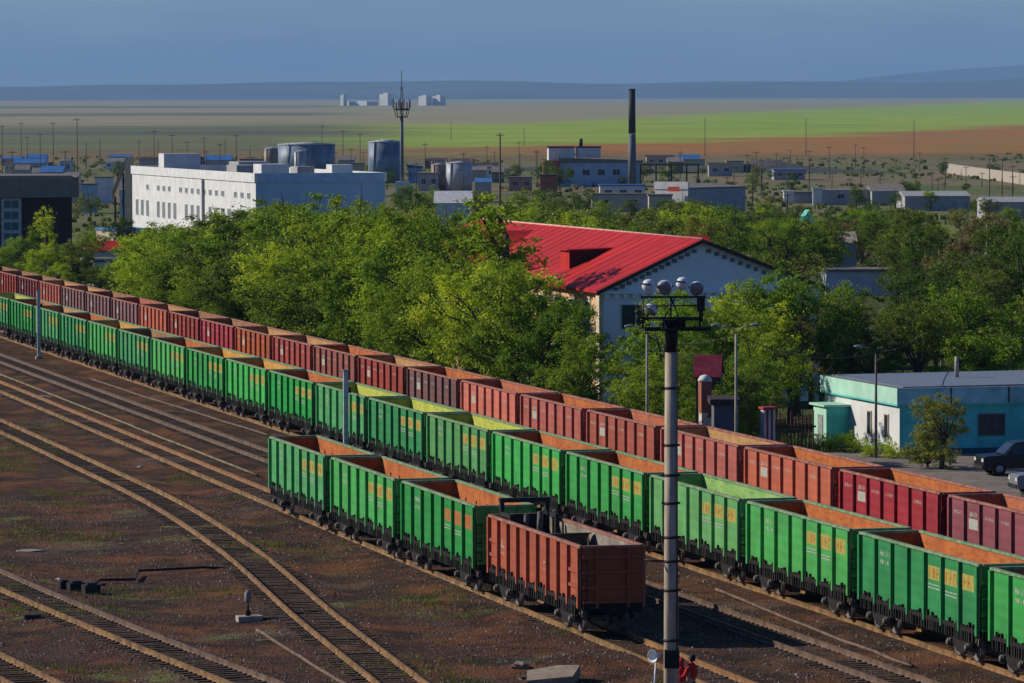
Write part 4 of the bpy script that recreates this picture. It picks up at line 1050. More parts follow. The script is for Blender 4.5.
for y in list(range(4, 104, 5)): 
    if rng.random() < 0.85: window(wb, y, y+2.2, 0.0, 7.2, 8.1, '-x', frame=M_WHITE, pane=M_PGL)
    if rng.random() < 0.85: window(wb, y, y+2.4, 0.0, 3.0, 5.6, '-x', frame=M_WHITE, pane=M_PGL)
for k, (x, y, sx, sy, h) in enumerate(((2, 6, 4, 6, 1.4), (8, 10, 2.5, 5, 1.0), (12, 5, 3.0, 4, 1.3), (3, 30, 3, 8, 1.0), (4, 98, 6, 5, 2.2), (9, 60, 5, 8, 1.2))):
    MB().box(x, x+sx, y, y+sy, 9.76, 10.7+h).build('rooftop_unit', M_WHITE if k % 2 == 0 else M_GREYW, wb)
MB().box(-0.4, 0.0, 40, 40.4, 0, 9.5).build('downpipe', M_GREYM, wb)

# --- dark brown block at the left edge
P = at(76, 240, 620)
db = empty('brown_block', (P.x-26, 613.5, GZ), RT*0+0.12, 'dark brown clad block with grey overhanging top and glass bay at left edge', 'building')
MB().box(0, 26, 0, 22, -0.5, 8.2).build('wall', M_DARKB, db)
MB().box(-0.6, 26.9, -0.9, 22.6, 8.2, 10.9).build('attic', wallm('grey_fascia', (0.22, 0.20, 0.165)), db)
MB().box(0, 26, 0.2, 21, 10.903, 11.1).build('roof', M_GREYROOF, db)
gl = MB().box(16.6, 19.3, -0.45, -0.003, 0.5, 8.1); gl.build('glazed_bay', simple('bay_frame', (0.42, 0.43, 0.40)), db)
for k in range(5):
    z = 0.9+k*1.45; window(db, 16.9, 19.0, -0.45, z, z+1.2, '-y', pane=simple('teal_glass', (0.05, 0.13, 0.17), 0.15), bars=1)

# --- smaller buildings left
P = gp(92, 262)
P = at(94, 262, 520)
shed((P.x, 520, GZ), 0.3, 3.0, 7, 2.6, 0.5, M_WHITE, M_GREYROOF, 'small white-walled hut in the trees at left', flat=True)
P = at(44, 254, 500)
gpst = MB().box(-0.3, 0.3, -0.3, 0.3, 0, 3.4).box(-0.38, 0.38, -0.38, 0.38, 3.4, 3.6); tag(gpst.build('white_kiosk', M_WHITE, None, (P.x, 500, GZ)), 'narrow white block among the trees at far left', 'kiosk')
P = at(92, 222, 600)
shed((P.x, 640, GZ), 0.35, 5.2, 12, 3.0, 0.4, M_TANW, M_BLUEROOF, 'low cream building with blue roof left of the white hall', flat=True, wins=((1.0, 2.2, 0.0, 1.0, 2.2, '-y'), (3.2, 4.2, 0.0, 1.0, 2.2, '-y')))
P = at(88, 230, 565)
shed((P.x, 565, GZ), 0.2, 5.0, 6, 2.6, 1.0, M_WHITE, M_RED, 'small white shed with a red roof by the white hall')
cvb = empty('conveyor', (at(112, 202, 770).x, 770, GZ), 0, 'tan inclined conveyor leaning up to the end of the white hall', 'conveyor')
MB().prism([(0, 5.0), (2.2, 10.6), (2.2, 11.8), (0, 6.4)], 0, 2, 'y').build('chute', wallm('conveyor_tan', (0.30, 0.22, 0.16)), cvb)
MB().box(0.3, 0.6, 0.8, 1.1, 0, 5.6).box(1.7, 2.0, 0.8, 1.1, 0, 9.4).build('support', M_BLACK, cvb)
MB().box(2.2, 3.4, 0, 3, 0, 12.2).build('tower', M_TANW, cvb)

# --- tanks
def tank(px0, px1, ytop, Y, mat, label, name='storage_tank'):
    a = at(px0, ytop, Y); b = at(px1, ytop, Y); r_ = (b.x-a.x)/2; x = (a.x+b.x)/2; g = terrain_h(x, Y); h = a.z-g
    t = empty(name, (x, Y, g), 0, label, 'tank', 'storage tanks beyond the white hall')
    MB().lathe([(r_, 0), (r_, h*0.92)], n=28).build('shell', mat, t)
    MB().lathe([(r_*1.02, h*0.92), (r_*1.02, h*0.94), (0.2, h)], n=28).build('roof', simple('tank_roof', (0.42, 0.44, 0.46)), t)
    hp = MB(); hp.tube([(-r_*0.7, -r_*0.75, 0), (-r_*0.6, -r_*0.82, h*0.95)], 0.1, 5)
    for k in range(14):
        a_ = -math.pi*0.1*k; hp.tube([(r_*math.cos(a_), r_*math.sin(a_), h*0.94), (r_*math.cos(a_), r_*math.sin(a_), h*0.94+0.9)], 0.05, 4)
    hp.build('railing', M_GREYM, t)
M_TB = simple('blue_tank_steel', (0.16, 0.22, 0.31), 0.55, 0.35, 0.3); M_TG = simple('grey_tank_steel', (0.34, 0.37, 0.40), 0.5, 0.3, 0.3); M_TR = simple('rusty_tank_steel', (0.26, 0.18, 0.14), 0.6, 0.4, 0.3)
tank(264, 278, 147, 1480, M_TR, 'narrow rusty brown tank left of the broad blue-grey one')
tank(278, 335, 142, 1450, M_TB, 'broad dark blue-grey tank above the white hall')
tank(368, 402, 139, 1300, M_TB, 'tall blue-grey tank beside the antenna tower')
tank(431, 446, 163, 1160, M_TR, 'small brownish tank next to the pale round one')
tank(446, 472, 161, 1150, M_TG, 'pale grey round tank right of the antenna tower')
tank(294, 306, 150, 1380, M_TG, 'thin grey tank in front of the broad blue-grey one')

# --- antenna tower
Y = 1100; P = at(402, 193, Y); g = terrain_h(P.x, Y)
tw = empty('antenna_tower', (P.x, Y, g), 0, 'tall grey antenna tower with a platform of aerials', 'antenna tower')
MB().tube([(0, 0, 0), (0, 0, 19)], [0.55, 0.38], 10).build('mast', simple('tower_grey', (0.13, 0.15, 0.18)), tw)
mb = MB().lathe([(1.7, 20.0), (1.9, 20.3), (0.9, 20.5)], n=12); mb.lathe([(1.5, 18.3), (1.5, 18.5), (0.8, 18.6)], n=12)
for k in range(8):
    a = k*math.pi/4; mb.tube([(1.8*math.cos(a), 1.8*math.sin(a), 20.2), (1.8*math.cos(a), 1.8*math.sin(a), 22.0)], 0.13, 4); mb.tube([(1.3*math.cos(a), 1.3*math.sin(a), 18.4), (1.8*math.cos(a), 1.8*math.sin(a), 20.2)], 0.08, 4)
mb.build('platform', M_TRIM, tw)
mb = MB()
for dx_, dy_ in ((-.35, -.35), (.35, -.35), (.35, .35), (-.35, .35)): mb.tube([(dx_, dy_, 19), (dx_*0.4, dy_*0.4, 25.5)], 0.09, 4)
mb.tube([(0, 0, 25), (0, 0, 29.5)], 0.08, 4); mb.build('aerial', M_TRIM, tw)
for k, a in enumerate((0.3, 1.9, 3.4, 5.0)): MB().box(2.0*math.cos(a)-0.25, 2.0*math.cos(a)+0.25, 2.0*math.sin(a)-0.1, 2.0*math.sin(a)+0.1, 20.6, 22.6).build('panel_antenna', M_WHITE, tw)
MB().box(-1.5, 1.8, -1.5, 1.5, 0, 3.2).build('base_cabin', M_WHITE, tw)

# --- chimney and boiler house
Y = 1200; P = at(632, 90, Y); g = terrain_h(P.x, Y); h = P.z-g
ch = empty('factory_chimney', (P.x, Y, g), 0, 'tall smokestack, dark at the top and grey below', 'chimney')
MB().tube([(0, 0, 0), (0, 0, h*0.55)], [1.15, 0.95], 14).build('shaft', simple('stack_grey', (0.11, 0.12, 0.14)), ch)
MB().tube([(0, 0, h*0.553), (0, 0, h)], [0.95, 0.85], 14).build('sooty_top', simple('stack_soot', (0.02, 0.022, 0.03)), ch)
MB().lathe([(0.86, h-0.003), (0.95, h+0.3), (0.6, h+0.3)], n=14).build('crown_ring', M_BLACK, ch)
Y = 1215; P = at(548, 190, Y); g = terrain_h(P.x, Y); k_ = Y/F
bh = empty('boiler_house', (P.x, Y, g), 0.05, 'blue-white boiler house with rooftop boxes beside the smokestack', 'building')
MB().box(3, 24.5, 0, 14, -1, 6.3).build('wall', M_BLUEW, bh)
MB().prism([(2.6, 6.3), (25, 6.3), (25, 6.9), (2.6, 7.6)], -0.3, 14.3, 'y').build('roof', M_GREYROOF, bh)
for x0, x1 in ((0.3, 7.0), (7.9, 14.0)):
    MB().box(x0, x1, 2, 9, 7.6 if x0 > 3 else 5, 10.2).build('rooftop_box', M_WHITE, bh); MB().box(x0-0.2, x1+0.2, 1.8, 9.2, 10.2, 10.6).build('box_roof', M_TRIM, bh)
for x in (5, 9, 13, 17, 21): window(bh, x, x+2, 0.0, 3.0, 4.6, '-y')
MB().box(-1, 3, -2, 8, -1, 7.0).build('brick_bay', M_BRICK, bh); MB().tube([(9, 5, 10.6), (9, 5, 12.6)], 0.5, 8).build('vent', M_TRIM, bh)
ga = empty('pipe_gantry', (at(640, 170, 1210).x, 1210, terrain_h(30, 1210)), 0, 'dark open steel gantry right of the smokestack', 'gantry')
mb = MB()
for x in (0, 4, 8, 12, 15): mb.box(x, x+0.4, 0, 0.4, 0, 5.6)
mb.build('post', M_BLACK, ga); MB().box(-0.2, 15.6, -0.05, 0.5, 5.6, 6.1).box(-0.2, 15.6, 0, 0.3, 3.6, 3.9).build('beam', M_WOODP, ga)

def box_at(px0, px1, ytop, ybase, Y, depth, wall, roof, label, name='industrial_building', rz=0.0, rise=0, wins=0, cat='building', group=None):
    a = at(px0, ytop, Y); b = at(px1, ytop, Y); g = terrain_h(a.x, Y); h = max(1.5, a.z-g)
    lx = b.x-a.x
    root = empty(name, (a.x, Y, g), rz, label, cat, group)
    MB().box(0, lx, 0, depth, -1, h).build('wall', wall, root)
    if rise: MB().prism([(-0.2, h), (depth+0.2, h), (depth/2, h+rise)], -0.2, lx+0.2, 'x').build('roof', roof, root)
    else: MB().box(-0.2, lx+0.2, -0.2, depth+0.2, h+0.002, h+0.3).build('roof', roof, root)
    for k in range(wins):
        x = lx*(k+0.3)/wins; window(root, x, x+min(1.6, lx/wins*0.5), 0.0, h*0.4, h*0.75, '-y')
    return root
# white-ended shed right of the chimney
Y = 871; P = at(688, 200, Y); g = terrain_h(P.x, Y)
ws = empty('long_shed', (P.x, Y, g), 0.95, 'long grey shed with white end wall and red sign', 'building')
h = at(655, 183, Y).z-g
MB().box(0, 20, 0, 7.5, -1, h-1.2, mats=[1, 1, 1, 1, 1, 0]).build('wall', [M_WHITE, M_GREYW], ws)
MB().prism([(-0.1, h-1.2), (7.6, h-1.2), (7.6, h-0.3), (-0.1, h-0.9)], 0.3, 20, 'x').build('roof', M_GREYROOF, ws)
MB().box(-0.15, 0.3, -0.1, 7.6, h-1.2, h+0.2).build('front_parapet', M_WHITE, ws)
o = MB().box(0, 2.6, -0.08, 0, -0.45, 0.45).build('red_sign', simple('sign_red', (0.5, 0.05, 0.03)), None, at(668, 189, 872.5)); o.rotation_euler = (0, 0, 0.95-math.pi/2); tag(o, 'small red sign on the white front wall', 'sign')
box_at(649, 672, 196, 215, 862, 7, M_TANW, M_GREYROOF, 'small cream annex with dark window below the white shed', wins=1)
box_at(600, 645, 186, 200, 1010, 8, M_WHITE, M_BLUEROOF, 'low white building with blue roof below the smokestack', wins=3)
box_at(592, 650, 195, 208, 900, 6, M_GREYW, M_GREYROOF, 'long low grey store in front of the smokestack', wins=2)
box_at(509, 532, 178, 190, 1150, 6, wallm('pinkish_wall', (0.42, 0.25, 0.17)), M_GREYROOF, 'pinkish low house left of the boiler house', wins=2)
box_at(540, 556, 176, 192, 1130, 6, M_BRICK, M_TRIM, 'dark brick shed at the left of the boiler house')
box_at(813, 822, 189, 206, 960, 1, M_WHITE, M_WHITE, 'white end wall of the blue-grey depot at right', 'end_block')
box_at(822, 872, 190, 206, 960, 12, M_GREYW, M_GREYROOF, 'blue-grey depot with dark window at right', wins=1, rise=0.3)
box_at(872, 905, 191, 206, 955, 16, M_GREYW, M_GREYROOF, 'wide grey-roofed depot hall at right', rise=1.2)
box_at(784, 794, 192, 204, 980, 3, M_WHITE, M_WHITE, 'small white hut left of the depot', 'hut')
box_at(794, 812, 193, 204, 985, 8, M_GREYW, M_GREYROOF, 'small grey shed left of the depot')
box_at(905, 970, 196, 210, 900, 20, M_GREYW, simple('pale_roof', (0.32, 0.33, 0.34)), 'broad low shed with pale roof at right', rise=0.8)
box_at(985, 1060, 202, 220, 830, 14, M_GREYW, simple('pale_roof', (0.32, 0.33, 0.34)), 'pale roofed shed at the right edge', rise=0.8)
box_at(435, 471, 203, 220, 640, 9, M_WHITE, simple('white_metal_roof', (0.50, 0.52, 0.55)), 'white metal roof rising from the trees left of the red roof', rise=1.6)
# long pale embankment wall at right
a = at(948, 170, 1500); b = at(1060, 196, 1150)
mb = MB(); n_ = 20; pts = [Vector((a.x+(b.x-a.x)*k/n_, a.y+(b.y-a.y)*k/n_, 0)) for k in range(n_+1)]
for p, q in zip(pts, pts[1:]):
    g = min(terrain_h(p.x, p.y), terrain_h(q.x, q.y)); v0 = Vector((q.y-p.y, -(q.x-p.x), 0)).normalized()*0.4
    vs_ = [p-v0, p+v0, q+v0, q-v0]
    mb.add([(v.x, v.y, g-0.5) for v in vs_]+[(v.x, v.y, g+3.0) for v in vs_], [(0,3,2,1),(4,5,6,7),(0,1,5,4),(1,2,6,5),(2,3,7,6),(3,0,4,7)])
tag(mb.build('boundary_wall', M_CONC), 'long pale concrete wall slanting down at the right edge', 'wall')
# shed in trees, right
box_at(826, 897, 272, 295, 486, 8, wallm('pale_lilac_wall', (0.50, 0.52, 0.60)), M_GREYROOF, 'pale lilac-white shed among the trees at right')
box_at(835, 856, 243, 268, 520, 6, M_GREYW, simple('weathered_roof', (0.36, 0.31, 0.26)), 'weathered brown-grey roof above the lilac shed', rise=1.2)
box_at(952, 958, 252, 275, 430, 0.7, M_WHITE, M_WHITE, 'white gate pillar among the trees at right', 'gate_pillar', cat='pillar')
# far horizon silos
M_SILO = simple('silo_white', (0.62, 0.64, 0.66), 0.8, 0.03)
for (x0, x1, yt, lab) in ((341, 346, 90, 'thin white silo on the horizon, leftmost'), (347, 378, 92, 'long low white plant on the horizon'), (380, 393, 88, 'tallest white block on the horizon'),
                          (419, 431, 91, 'white silo block on the horizon beside the antenna'), (433, 445, 91, 'white silo block on the horizon, rightmost')):
    a = at(x0, yt, 11000); b = at(x1, yt, 11000); g = terrain_h(a.x, 11000)
    t = empty('horizon_silo', ((a.x+b.x)/2, 11000, g), -0.75, lab, 'silo', 'white plant on the horizon'); w = (b.x-a.x)/2*0.9; h = (a.z-g)*0.72
    if 'long' in lab: h *= 0.45
    MB().box(-w, w, -w*0.5-3, w*0.5+3, -3, h*0.9).build('wall', M_SILO, t); MB().box(-w*0.5, w*0.5, -3, 3, h*0.9+0.1, h).build('headhouse', M_SILO, t)
# scattered low sheds of the industrial belt
rng = random.Random(21)
wm = [M_GREYW, M_TANW, M_BLUEW, M_BRICK, M_WHITE, wallm('faded_brown_wall', (0.16, 0.12, 0.10))]; rm_ = [M_GREYROOF, M_BLUEROOF, M_TRIM, M_GREYROOF]
wnm = ['grey', 'tan', 'blue', 'brick', 'white', 'dark brown']; rnm = ['grey roof', 'blue roof', 'dark roof', 'grey roof']
spots = [(5, 163, 1500, 12), (26, 158, 1700, 20), (60, 161, 1500, 10), (82, 185, 900, 12), (95, 178, 1000, 16), (105, 162, 1600, 22), (140, 160, 1400, 30), (160, 158, 1500, 22), (205, 160, 1350, 26), (190, 158, 1600, 16), (240, 160, 1500, 16),
         (338, 160, 1350, 16), (352, 164, 1250, 12), (408, 168, 1300, 14), (418, 174, 1150, 20), (478, 170, 1400, 14), (492, 172, 1300, 12), (560, 156, 1900, 20), (40, 172, 1100, 22), (15, 170, 1200, 14), (64, 176, 1000, 14), (180, 163, 1250, 14),
         (475, 182, 1000, 16), (120, 190, 850, 12)]
for _ in range(34):
    px = rng.choice((rng.uniform(0, 130), rng.uniform(0, 260), rng.uniform(320, 540), rng.uniform(320, 540), rng.uniform(640, 780))); Y = rng.uniform(950, 1750)
    spots.append((px, pix(Vector((at(px, 160, Y).x, Y, rng.uniform(2.0, 3.6))))[1], Y, rng.uniform(12, 32)))
for k, (px, yt, Y, w) in enumerate(sorted(spots)):
    i = rng.randrange(6); j = rng.randrange(4)
    if px in (160, 205): i, j = 0, 1
    if i == 3: i = 0
    g = terrain_h(at(px, yt, Y).x, Y); 
    if at(px, yt, Y).z - g > 7: yt = pix(Vector((at(px, yt, Y).x, Y, g+rng.uniform(4, 6.5))))[1]
    box_at(px, px+w, yt, 0, Y, rng.uniform(6, 14), wm[i], rm_[j], 'distant %s shed, %s, number %d from left of the industrial belt' % (wnm[i], rnm[j], k+1), rise=rng.choice((0, 0.8, 1.4)), group='distant sheds of the industrial belt', wins=rng.choice((0, 2, 3)))

# hut, pillar, kiosk behind the red train
hp_ = at(708, 373, 250); hu = empty('roofed_hut', (hp_.x, 250, GZ), -0.12, 'small hut with a steep maroon metal roof in the trees', 'hut')
MB().box(-0.65, 0.65, 0.0, 2.2, 0, 5.0).build('wall', simple('dark_timber', (0.07, 0.055, 0.04)), hu)
MB().prism([(-0.5, 4.9), (0.45, 6.05), (0.55, 6.05), (2.4, 5.0), (2.4, 4.9), (0.5, 5.92), (-0.35, 4.9)], -0.78, 0.74, 'x').build('roof', simple('maroon_metal', (0.27, 0.03, 0.055), 0.6, 0.3, 2.5), hu)
P = at(705, 415, 240); pl = empty('brick_pillar', (P.x, 240, GZ), TH, 'patched white and brick pillar with a pale domed cap', 'pillar')
pl.scale = (1, 1, 1.16)
MB().box(-0.26, 0.26, -0.26, 0.26, 0, 3.1).build('shaft', simple('patchy_plaster', (0.16, 0.08, 0.06), 0.9, 0.3, 3.2, c2=(0.6, 0.56, 0.5), amount=(0.42, 0.5)), pl)
MB().box(-0.28, 0.28, -0.28, 0.28, 3.1, 4.5).build('brickwork', M_BRICK, pl)
MB().lathe([(0.38, 4.5), (0.38, 4.58), (0.25, 4.74), (0.05, 4.8)], n=12).build('cap', simple('pale_cap', (0.6, 0.58, 0.55)), pl)
P = at(716, 424, 236); box_at(714, 736, 405, 424, 236, 3, wallm('dark_grey_wall', (0.12, 0.12, 0.13)), M_TRIM, 'dark grey hut beside the brick pillar', 'hut')
P = at(764, 424, 236); ki = empty('striped_kiosk', (P.x, 236, GZ), TH, 'little red and white striped kiosk under the brownish tree', 'kiosk')
g = MB()
for k in range(3): g.box(0.12*k*2, 0.12*k*2+0.12, 0, 0.6, 0, 4.0)
g.build('striped_wall', simple('kiosk_white', (0.55, 0.47, 0.45)), ki)
g = MB()
for k in range(2): g.box(0.12*k*2+0.121, 0.12*k*2+0.239, 0.02, 0.6, 0, 4.0)
g.build('red_stripes', simple('kiosk_red', (0.33, 0.03, 0.03)), ki); MB().box(-0.08, 0.68, -0.1, 0.7, 4.003, 4.12).build('roof', simple('kiosk_roof', (0.35, 0.04, 0.05)), ki)
fe = empty('iron_fence', (at(772, 430, 238).x, 238, GZ), TH, 'rusty red iron fence left of the turquoise building', 'fence')
g = MB()
for k in range(12): g.box(k*0.2, k*0.2+0.07, 0, 0.05, 0, 3.4+0.2*(k % 3))
g.build('pickets', simple('rusty_pickets', (0.12, 0.04, 0.03)), fe); MB().box(0, 2.4, 0.055, 0.1, 0.8, 0.9).box(0, 2.4, 0.055, 0.1, 2.9, 3.0).build('rail', M_BLACK, fe)

# parking ground by the turquoise building
A_ = [yp(70.5, 246), yp(70.5, 205), yp(115, 205), yp(115, 243), yp(84, 246)]
mb = MB(); mb.add([(p.x, p.y, GZ+0.16) for p in A_]+[(p.x, p.y, GZ-0.3) for p in A_], [(0, 1, 2, 3, 4)]+[(i, (i+1) % 5, 5+(i+1) % 5, 5+i) for i in range(5)])
tag(mb.build('pavement', simple('dusty_asphalt', (0.17, 0.15, 0.13), 0.95, 0.25, 0.8, rnd=False, bmp=0.01)), kind='structure')
def car(px, py, rz, col_, label, suv=True, ln=4.5):
    P = gp(px, py, GZ+0.16)
    c = empty('parked_car', (P.x, P.y, GZ+0.16), rz, label, 'car')
    paint = simple('car_paint', col_, 0.25, 0.1, 2)
    h = 1.75 if suv else 1.42; w = 0.88
    prof = [(-ln/2, 0.35), (-ln/2, 0.95), (-ln/2+0.15, 1.02), (-ln/2+1.15, 1.08), (-ln/2+1.75, h-0.04), (-ln/2+2.1, h), (ln/2-0.7, h), (ln/2-0.25, h-0.12), (ln/2-0.05, 1.05), (ln/2, 0.9), (ln/2, 0.35)]
    bd = MB(); n = len(prof)
    def row(y, k, f): return [(x, y, z if z < 1.09 else 1.05+(z-1.05)*f) for x, z in prof]
    secs = [(-w, 0.0), (-w+0.02, 0.0), (-w+0.16, 1.0), (w-0.16, 1.0), (w-0.02, 0.0), (w, 0.0)]
    secs = [(-w, 0.02), (-w*0.86, 1.0), (w*0.86, 1.0), (w, 0.02)]
    vs_ = []
    for y, f in secs: vs_ += row(y, 0, f)
    fs = [tuple(range(n)), tuple(range(3*n, 4*n))]
    for r_ in range(3): fs += [(r_*n+i, r_*n+(i+1) % n, (r_+1)*n+(i+1) % n, (r_+1)*n+i) for i in range(n)]
    bd.add(vs_, fs, 0, False); b0_ = bd.build('body', paint, c); bv = b0_.modifiers.new('bevel', 'BEVEL'); bv.width = 0.05; bv.segments = 2
    for sy in (-1, 1):
        y0 = sy*w
        for xa, xb in ((-ln/2+1.45, -ln/2+2.45), (-ln/2+2.55, ln/2-0.95)):
            g = MB(); yy0 = sy*(w*0.995+0.012); yy1 = sy*(w*0.885+0.012)
            g.add([(xa, yy0, 1.10), (xb, yy0, 1.10), (xb-0.05, yy1, h-0.12), (xa+0.25, yy1, h-0.12), (xa, yy0*0.97, 1.10), (xb, yy0*0.97, 1.10), (xb-0.05, yy1*0.97, h-0.12), (xa+0.25, yy1*0.97, h-0.12)], [(0,1,2,3),(4,5,6,7),(0,1,5,4),(1,2,6,5),(2,3,7,6),(3,0,4,7)])
            g.build('side_window', M_GLASS, c)
        for x in (-ln/2+0.85, ln/2-0.85):
            wl = MB().lathe([(0.2, -0.11), (0.36, -0.11), (0.36, 0.11), (0.2, 0.11)], (0, 0, 0), 18, 0, True, 'y').build('wheel', simple('tyre', (0.02, 0.02, 0.02), 0.9), c, (x, sy*(w-0.06), 0.36))
            MB().lathe([(0.2, -0.12), (0.2, 0.12)], (0, 0, 0), 12, 0, True, 'y').build('rim', M_GREYM, wl)
        MB().box(-ln/2-0.02, -ln/2+0.1, *sorted((sy*0.5, sy*0.82)), 0.72, 0.9).build('headlight', simple('lamp_glass', (0.6, 0.6, 0.55), 0.2), c)
        MB().box(ln/2-0.06, ln/2+0.02, *sorted((sy*0.62, sy*0.84)), 0.8, 1.0).build('tail_light', simple('tail_red', (0.4, 0.02, 0.02), 0.3), c)
    MB().add([(-ln/2+1.12, -0.75, 1.12), (-ln/2+1.12, 0.75, 1.12), (-ln/2+1.66, 0.68, h-0.1), (-ln/2+1.66, -0.68, h-0.1), (-ln/2+1.2, -0.75, 1.10), (-ln/2+1.2, 0.75, 1.10), (-ln/2+1.74, 0.68, h-0.12), (-ln/2+1.74, -0.68, h-0.12)], [(0,1,2,3),(4,5,6,7),(0,1,5,4),(1,2,6,5),(2,3,7,6),(3,0,4,7)]).build('windscreen', M_GLASS, c)
    MB().box(-ln/2-0.06, -ln/2+0.05, -0.8, 0.8, 0.35, 0.55).box(ln/2-0.05, ln/2+0.06, -0.8, 0.8, 0.35, 0.55).build('bumper', M_BLACK, c)
car(1021, 474, TH-0.05, (0.012, 0.014, 0.02), 'black off-road car parked by the turquoise wall', True, 4.6)
car(1056, 494, TH+math.pi*0.0-0.1, (0.17, 0.19, 0.22), 'grey car cut by the right edge beside the black one', True, 4.4)

# ------------------------------------------------------------------ poles
def lamp_post(px, ytop, Y, label, arms=(-1,), mat=None, thick=0.09, group='street lamps along the tree belt'):
    a = at(px, ytop, Y); g = ground_z(a.x, Y); h = a.z-g
    p = empty('street_lamp', (a.x, Y, g), 0, label, 'street lamp', group)
    MB().tube([(0, 0, -0.3), (0, 0, h-0.35)], [thick, thick*0.65], 8).build('pole', mat or M_CONC, p)
    for s in arms:
        ar = MB(); ar.tube([(0, 0, h-0.4), (s*0.1, 0, h-0.12), (s*0.4, 0, h), (s*0.75, 0, h+0.08)], thick*0.38, 6).build('arm', mat or M_CONC, p)
        MB().lathe([(0.03, -0.26), (0.07, -0.15), (0.08, 0.12), (0.03, 0.22)], (0, 0, 0), 8, 0, True, 'x').build('lamp_head', M_GREYM, p, (s*0.95, 0, h+0.1))
    return p
M_PALEP = simple('pale_pole', (0.40, 0.40, 0.36), 0.8)
lamp_post(647, 328, 247, 'street lamp behind the red train just left of the concrete mast', (-1,))
lamp_post(736, 327, 226, 'two-armed street lamp behind the red train right of the concrete mast', (-1, 1))
lamp_post(876, 348, 254, 'brown street lamp in front of the turquoise building', (-1,), simple('brown_pole', (0.14, 0.11, 0.10)))
lamp_post(939, 243, 430, 'pale curved street lamp in the trees, left of the wired posts', (1,), M_PALEP, 0.12)
lamp_post(911, 219, 520, 'pale street lamp rising from the far trees', (1, ), M_PALEP, 0.12)
lamp_post(987, 222, 500, 'pale curved street lamp near the right edge', (1,), M_PALEP, 0.12)
def util_pole(px, ytop, Y, label, cross=1, thick=0.13, group='wooden and concrete poles', mat=None, base_y=None):
    a = at(px, ytop, Y); g = ground_z(a.x, Y); h = a.z-g
    p = empty('utility_pole', (a.x, Y, g), TH, label, 'pole', group)
    MB().tube([(0, 0, -0.3), (0, 0, h)], [thick, thick*0.7], 8).build('shaft', mat or M_WOODP, p)
    for k in range(cross):
        MB().box(-0.9+0.2*k, 0.9-0.2*k, -0.05, 0.05, h-0.5-0.6*k, h-0.38-0.6*k).build('crossarm', M_WOODP, p)
    return p
util_pole(941.5, 317, 300, 'tall dark pole behind the turquoise building', 1, 0.12, None, M_CONC)
util_pole(967, 245, 430, 'thin pole among the far trees at right', 1, 0.08, None)
util_pole(1010, 232, 440, 'thin pole near the right edge of the view', 1, 0.09, None)
util_pole(787, 193, 900, 'pole by the small white hut left of the depot', 1, 0.2, None)
util_pole(500, 133, 900, 'tall pole rising behind the poplar', 1, 0.22, None)
far_p = [(2, 125, 1250), (21, 122, 1500), (27, 136, 1500), (40, 133, 1300), (53, 122, 1300), (77, 118, 1150), (86, 142, 1600), (100, 138, 1900), (139, 140, 1500), (154, 130, 1300), (158, 140, 1700), (172, 134, 1300), (187, 141, 1400), (204, 137, 1250), (206, 150, 1100), (220, 143, 1300), (236, 134, 1150),
         (225, 138, 1900), (250, 146, 1700), (322, 125, 1500), (343, 130, 1400), (360, 133, 1300), (375, 146, 1600), (425, 143, 1200), (451, 121, 2600), (524, 128, 2300), (536, 150, 1500), (705, 118, 1900), (762, 168, 1300), (806, 118, 1900), (787, 172, 1100), (696, 175, 1050), (832, 172, 1150), (850, 178, 1100),
         (861, 168, 1250), (880, 172, 1150), (896, 160, 1500), (914, 120, 1800), (932, 171, 1150), (938, 178, 1050), (944, 182, 1000), (966, 166, 1300), (982, 172, 1200), (1013, 175, 1100), (1020, 168, 1250), (727, 176, 1200), (676, 177, 1050), (590, 146, 1900), (487, 146, 1500), (12, 150, 900), (65, 150, 1000)]
_r = random.Random(55)
for _ in range(40):
    Y_ = _r.uniform(950, 1600); p_ = _r.choice((_r.uniform(660, 1020), _r.uniform(660, 1020), _r.uniform(80, 560))); far_p.append((round(p_, 1), round(pix(Vector(((p_-512)/F*Y_, Y_, _r.uniform(6, 10))))[1], 1), Y_))
for k, (px, yt, Y) in enumerate(sorted(far_p)):
    util_pole(px, yt, Y, 'distant pole on the plain, number %d from the left' % (k+1), 1 if Y < 1600 else 0, 0.13 if Y < 1600 else 0.17, 'distant poles on the plain')
def wire(a, b, sag, label):
    mb = MB(); mb.tube([a.lerp(b, t/10)-Vector((0, 0, sag*4*(t/10)*(1-t/10))) for t in range(11)], 0.022, 4)
    tag(mb.build('overhead_wire', M_BLACK), label, 'wire', 'overhead wires')
pA = at(941.5, 319, 300)
wire(pA, at(1060, 336, 262), 0.5, 'wire running right from the dark pole behind the turquoise building')
wire(pA, at(876, 352, 254), 0.5, 'wire from the dark pole down to the brown street lamp')
wire(at(876, 352, 254), at(736, 334, 226), 0.7, 'wire between the brown lamp and the two-armed street lamp')
wire(at(736, 334, 226), at(647, 334, 247), 0.5, 'wire between the two street lamps beside the concrete mast')
wire(at(787, 194, 900), at(861, 170, 1250), 2.0, 'far wire over the depot roofs at right')
# wire between right-hand posts
w0 = at(939, 243, 430); w1 = at(1010, 244, 440); mb = MB()
pts = [w0.lerp(w1, t/8)-Vector((0, 0, 0.35*math.sin(math.pi*t/8))) for t in range(9)]; mb.tube(pts, 0.03, 4)
tag(mb.build('overhead_wire', M_BLACK), 'thin wire strung between the pale lamp and the right-hand pole', 'wire')
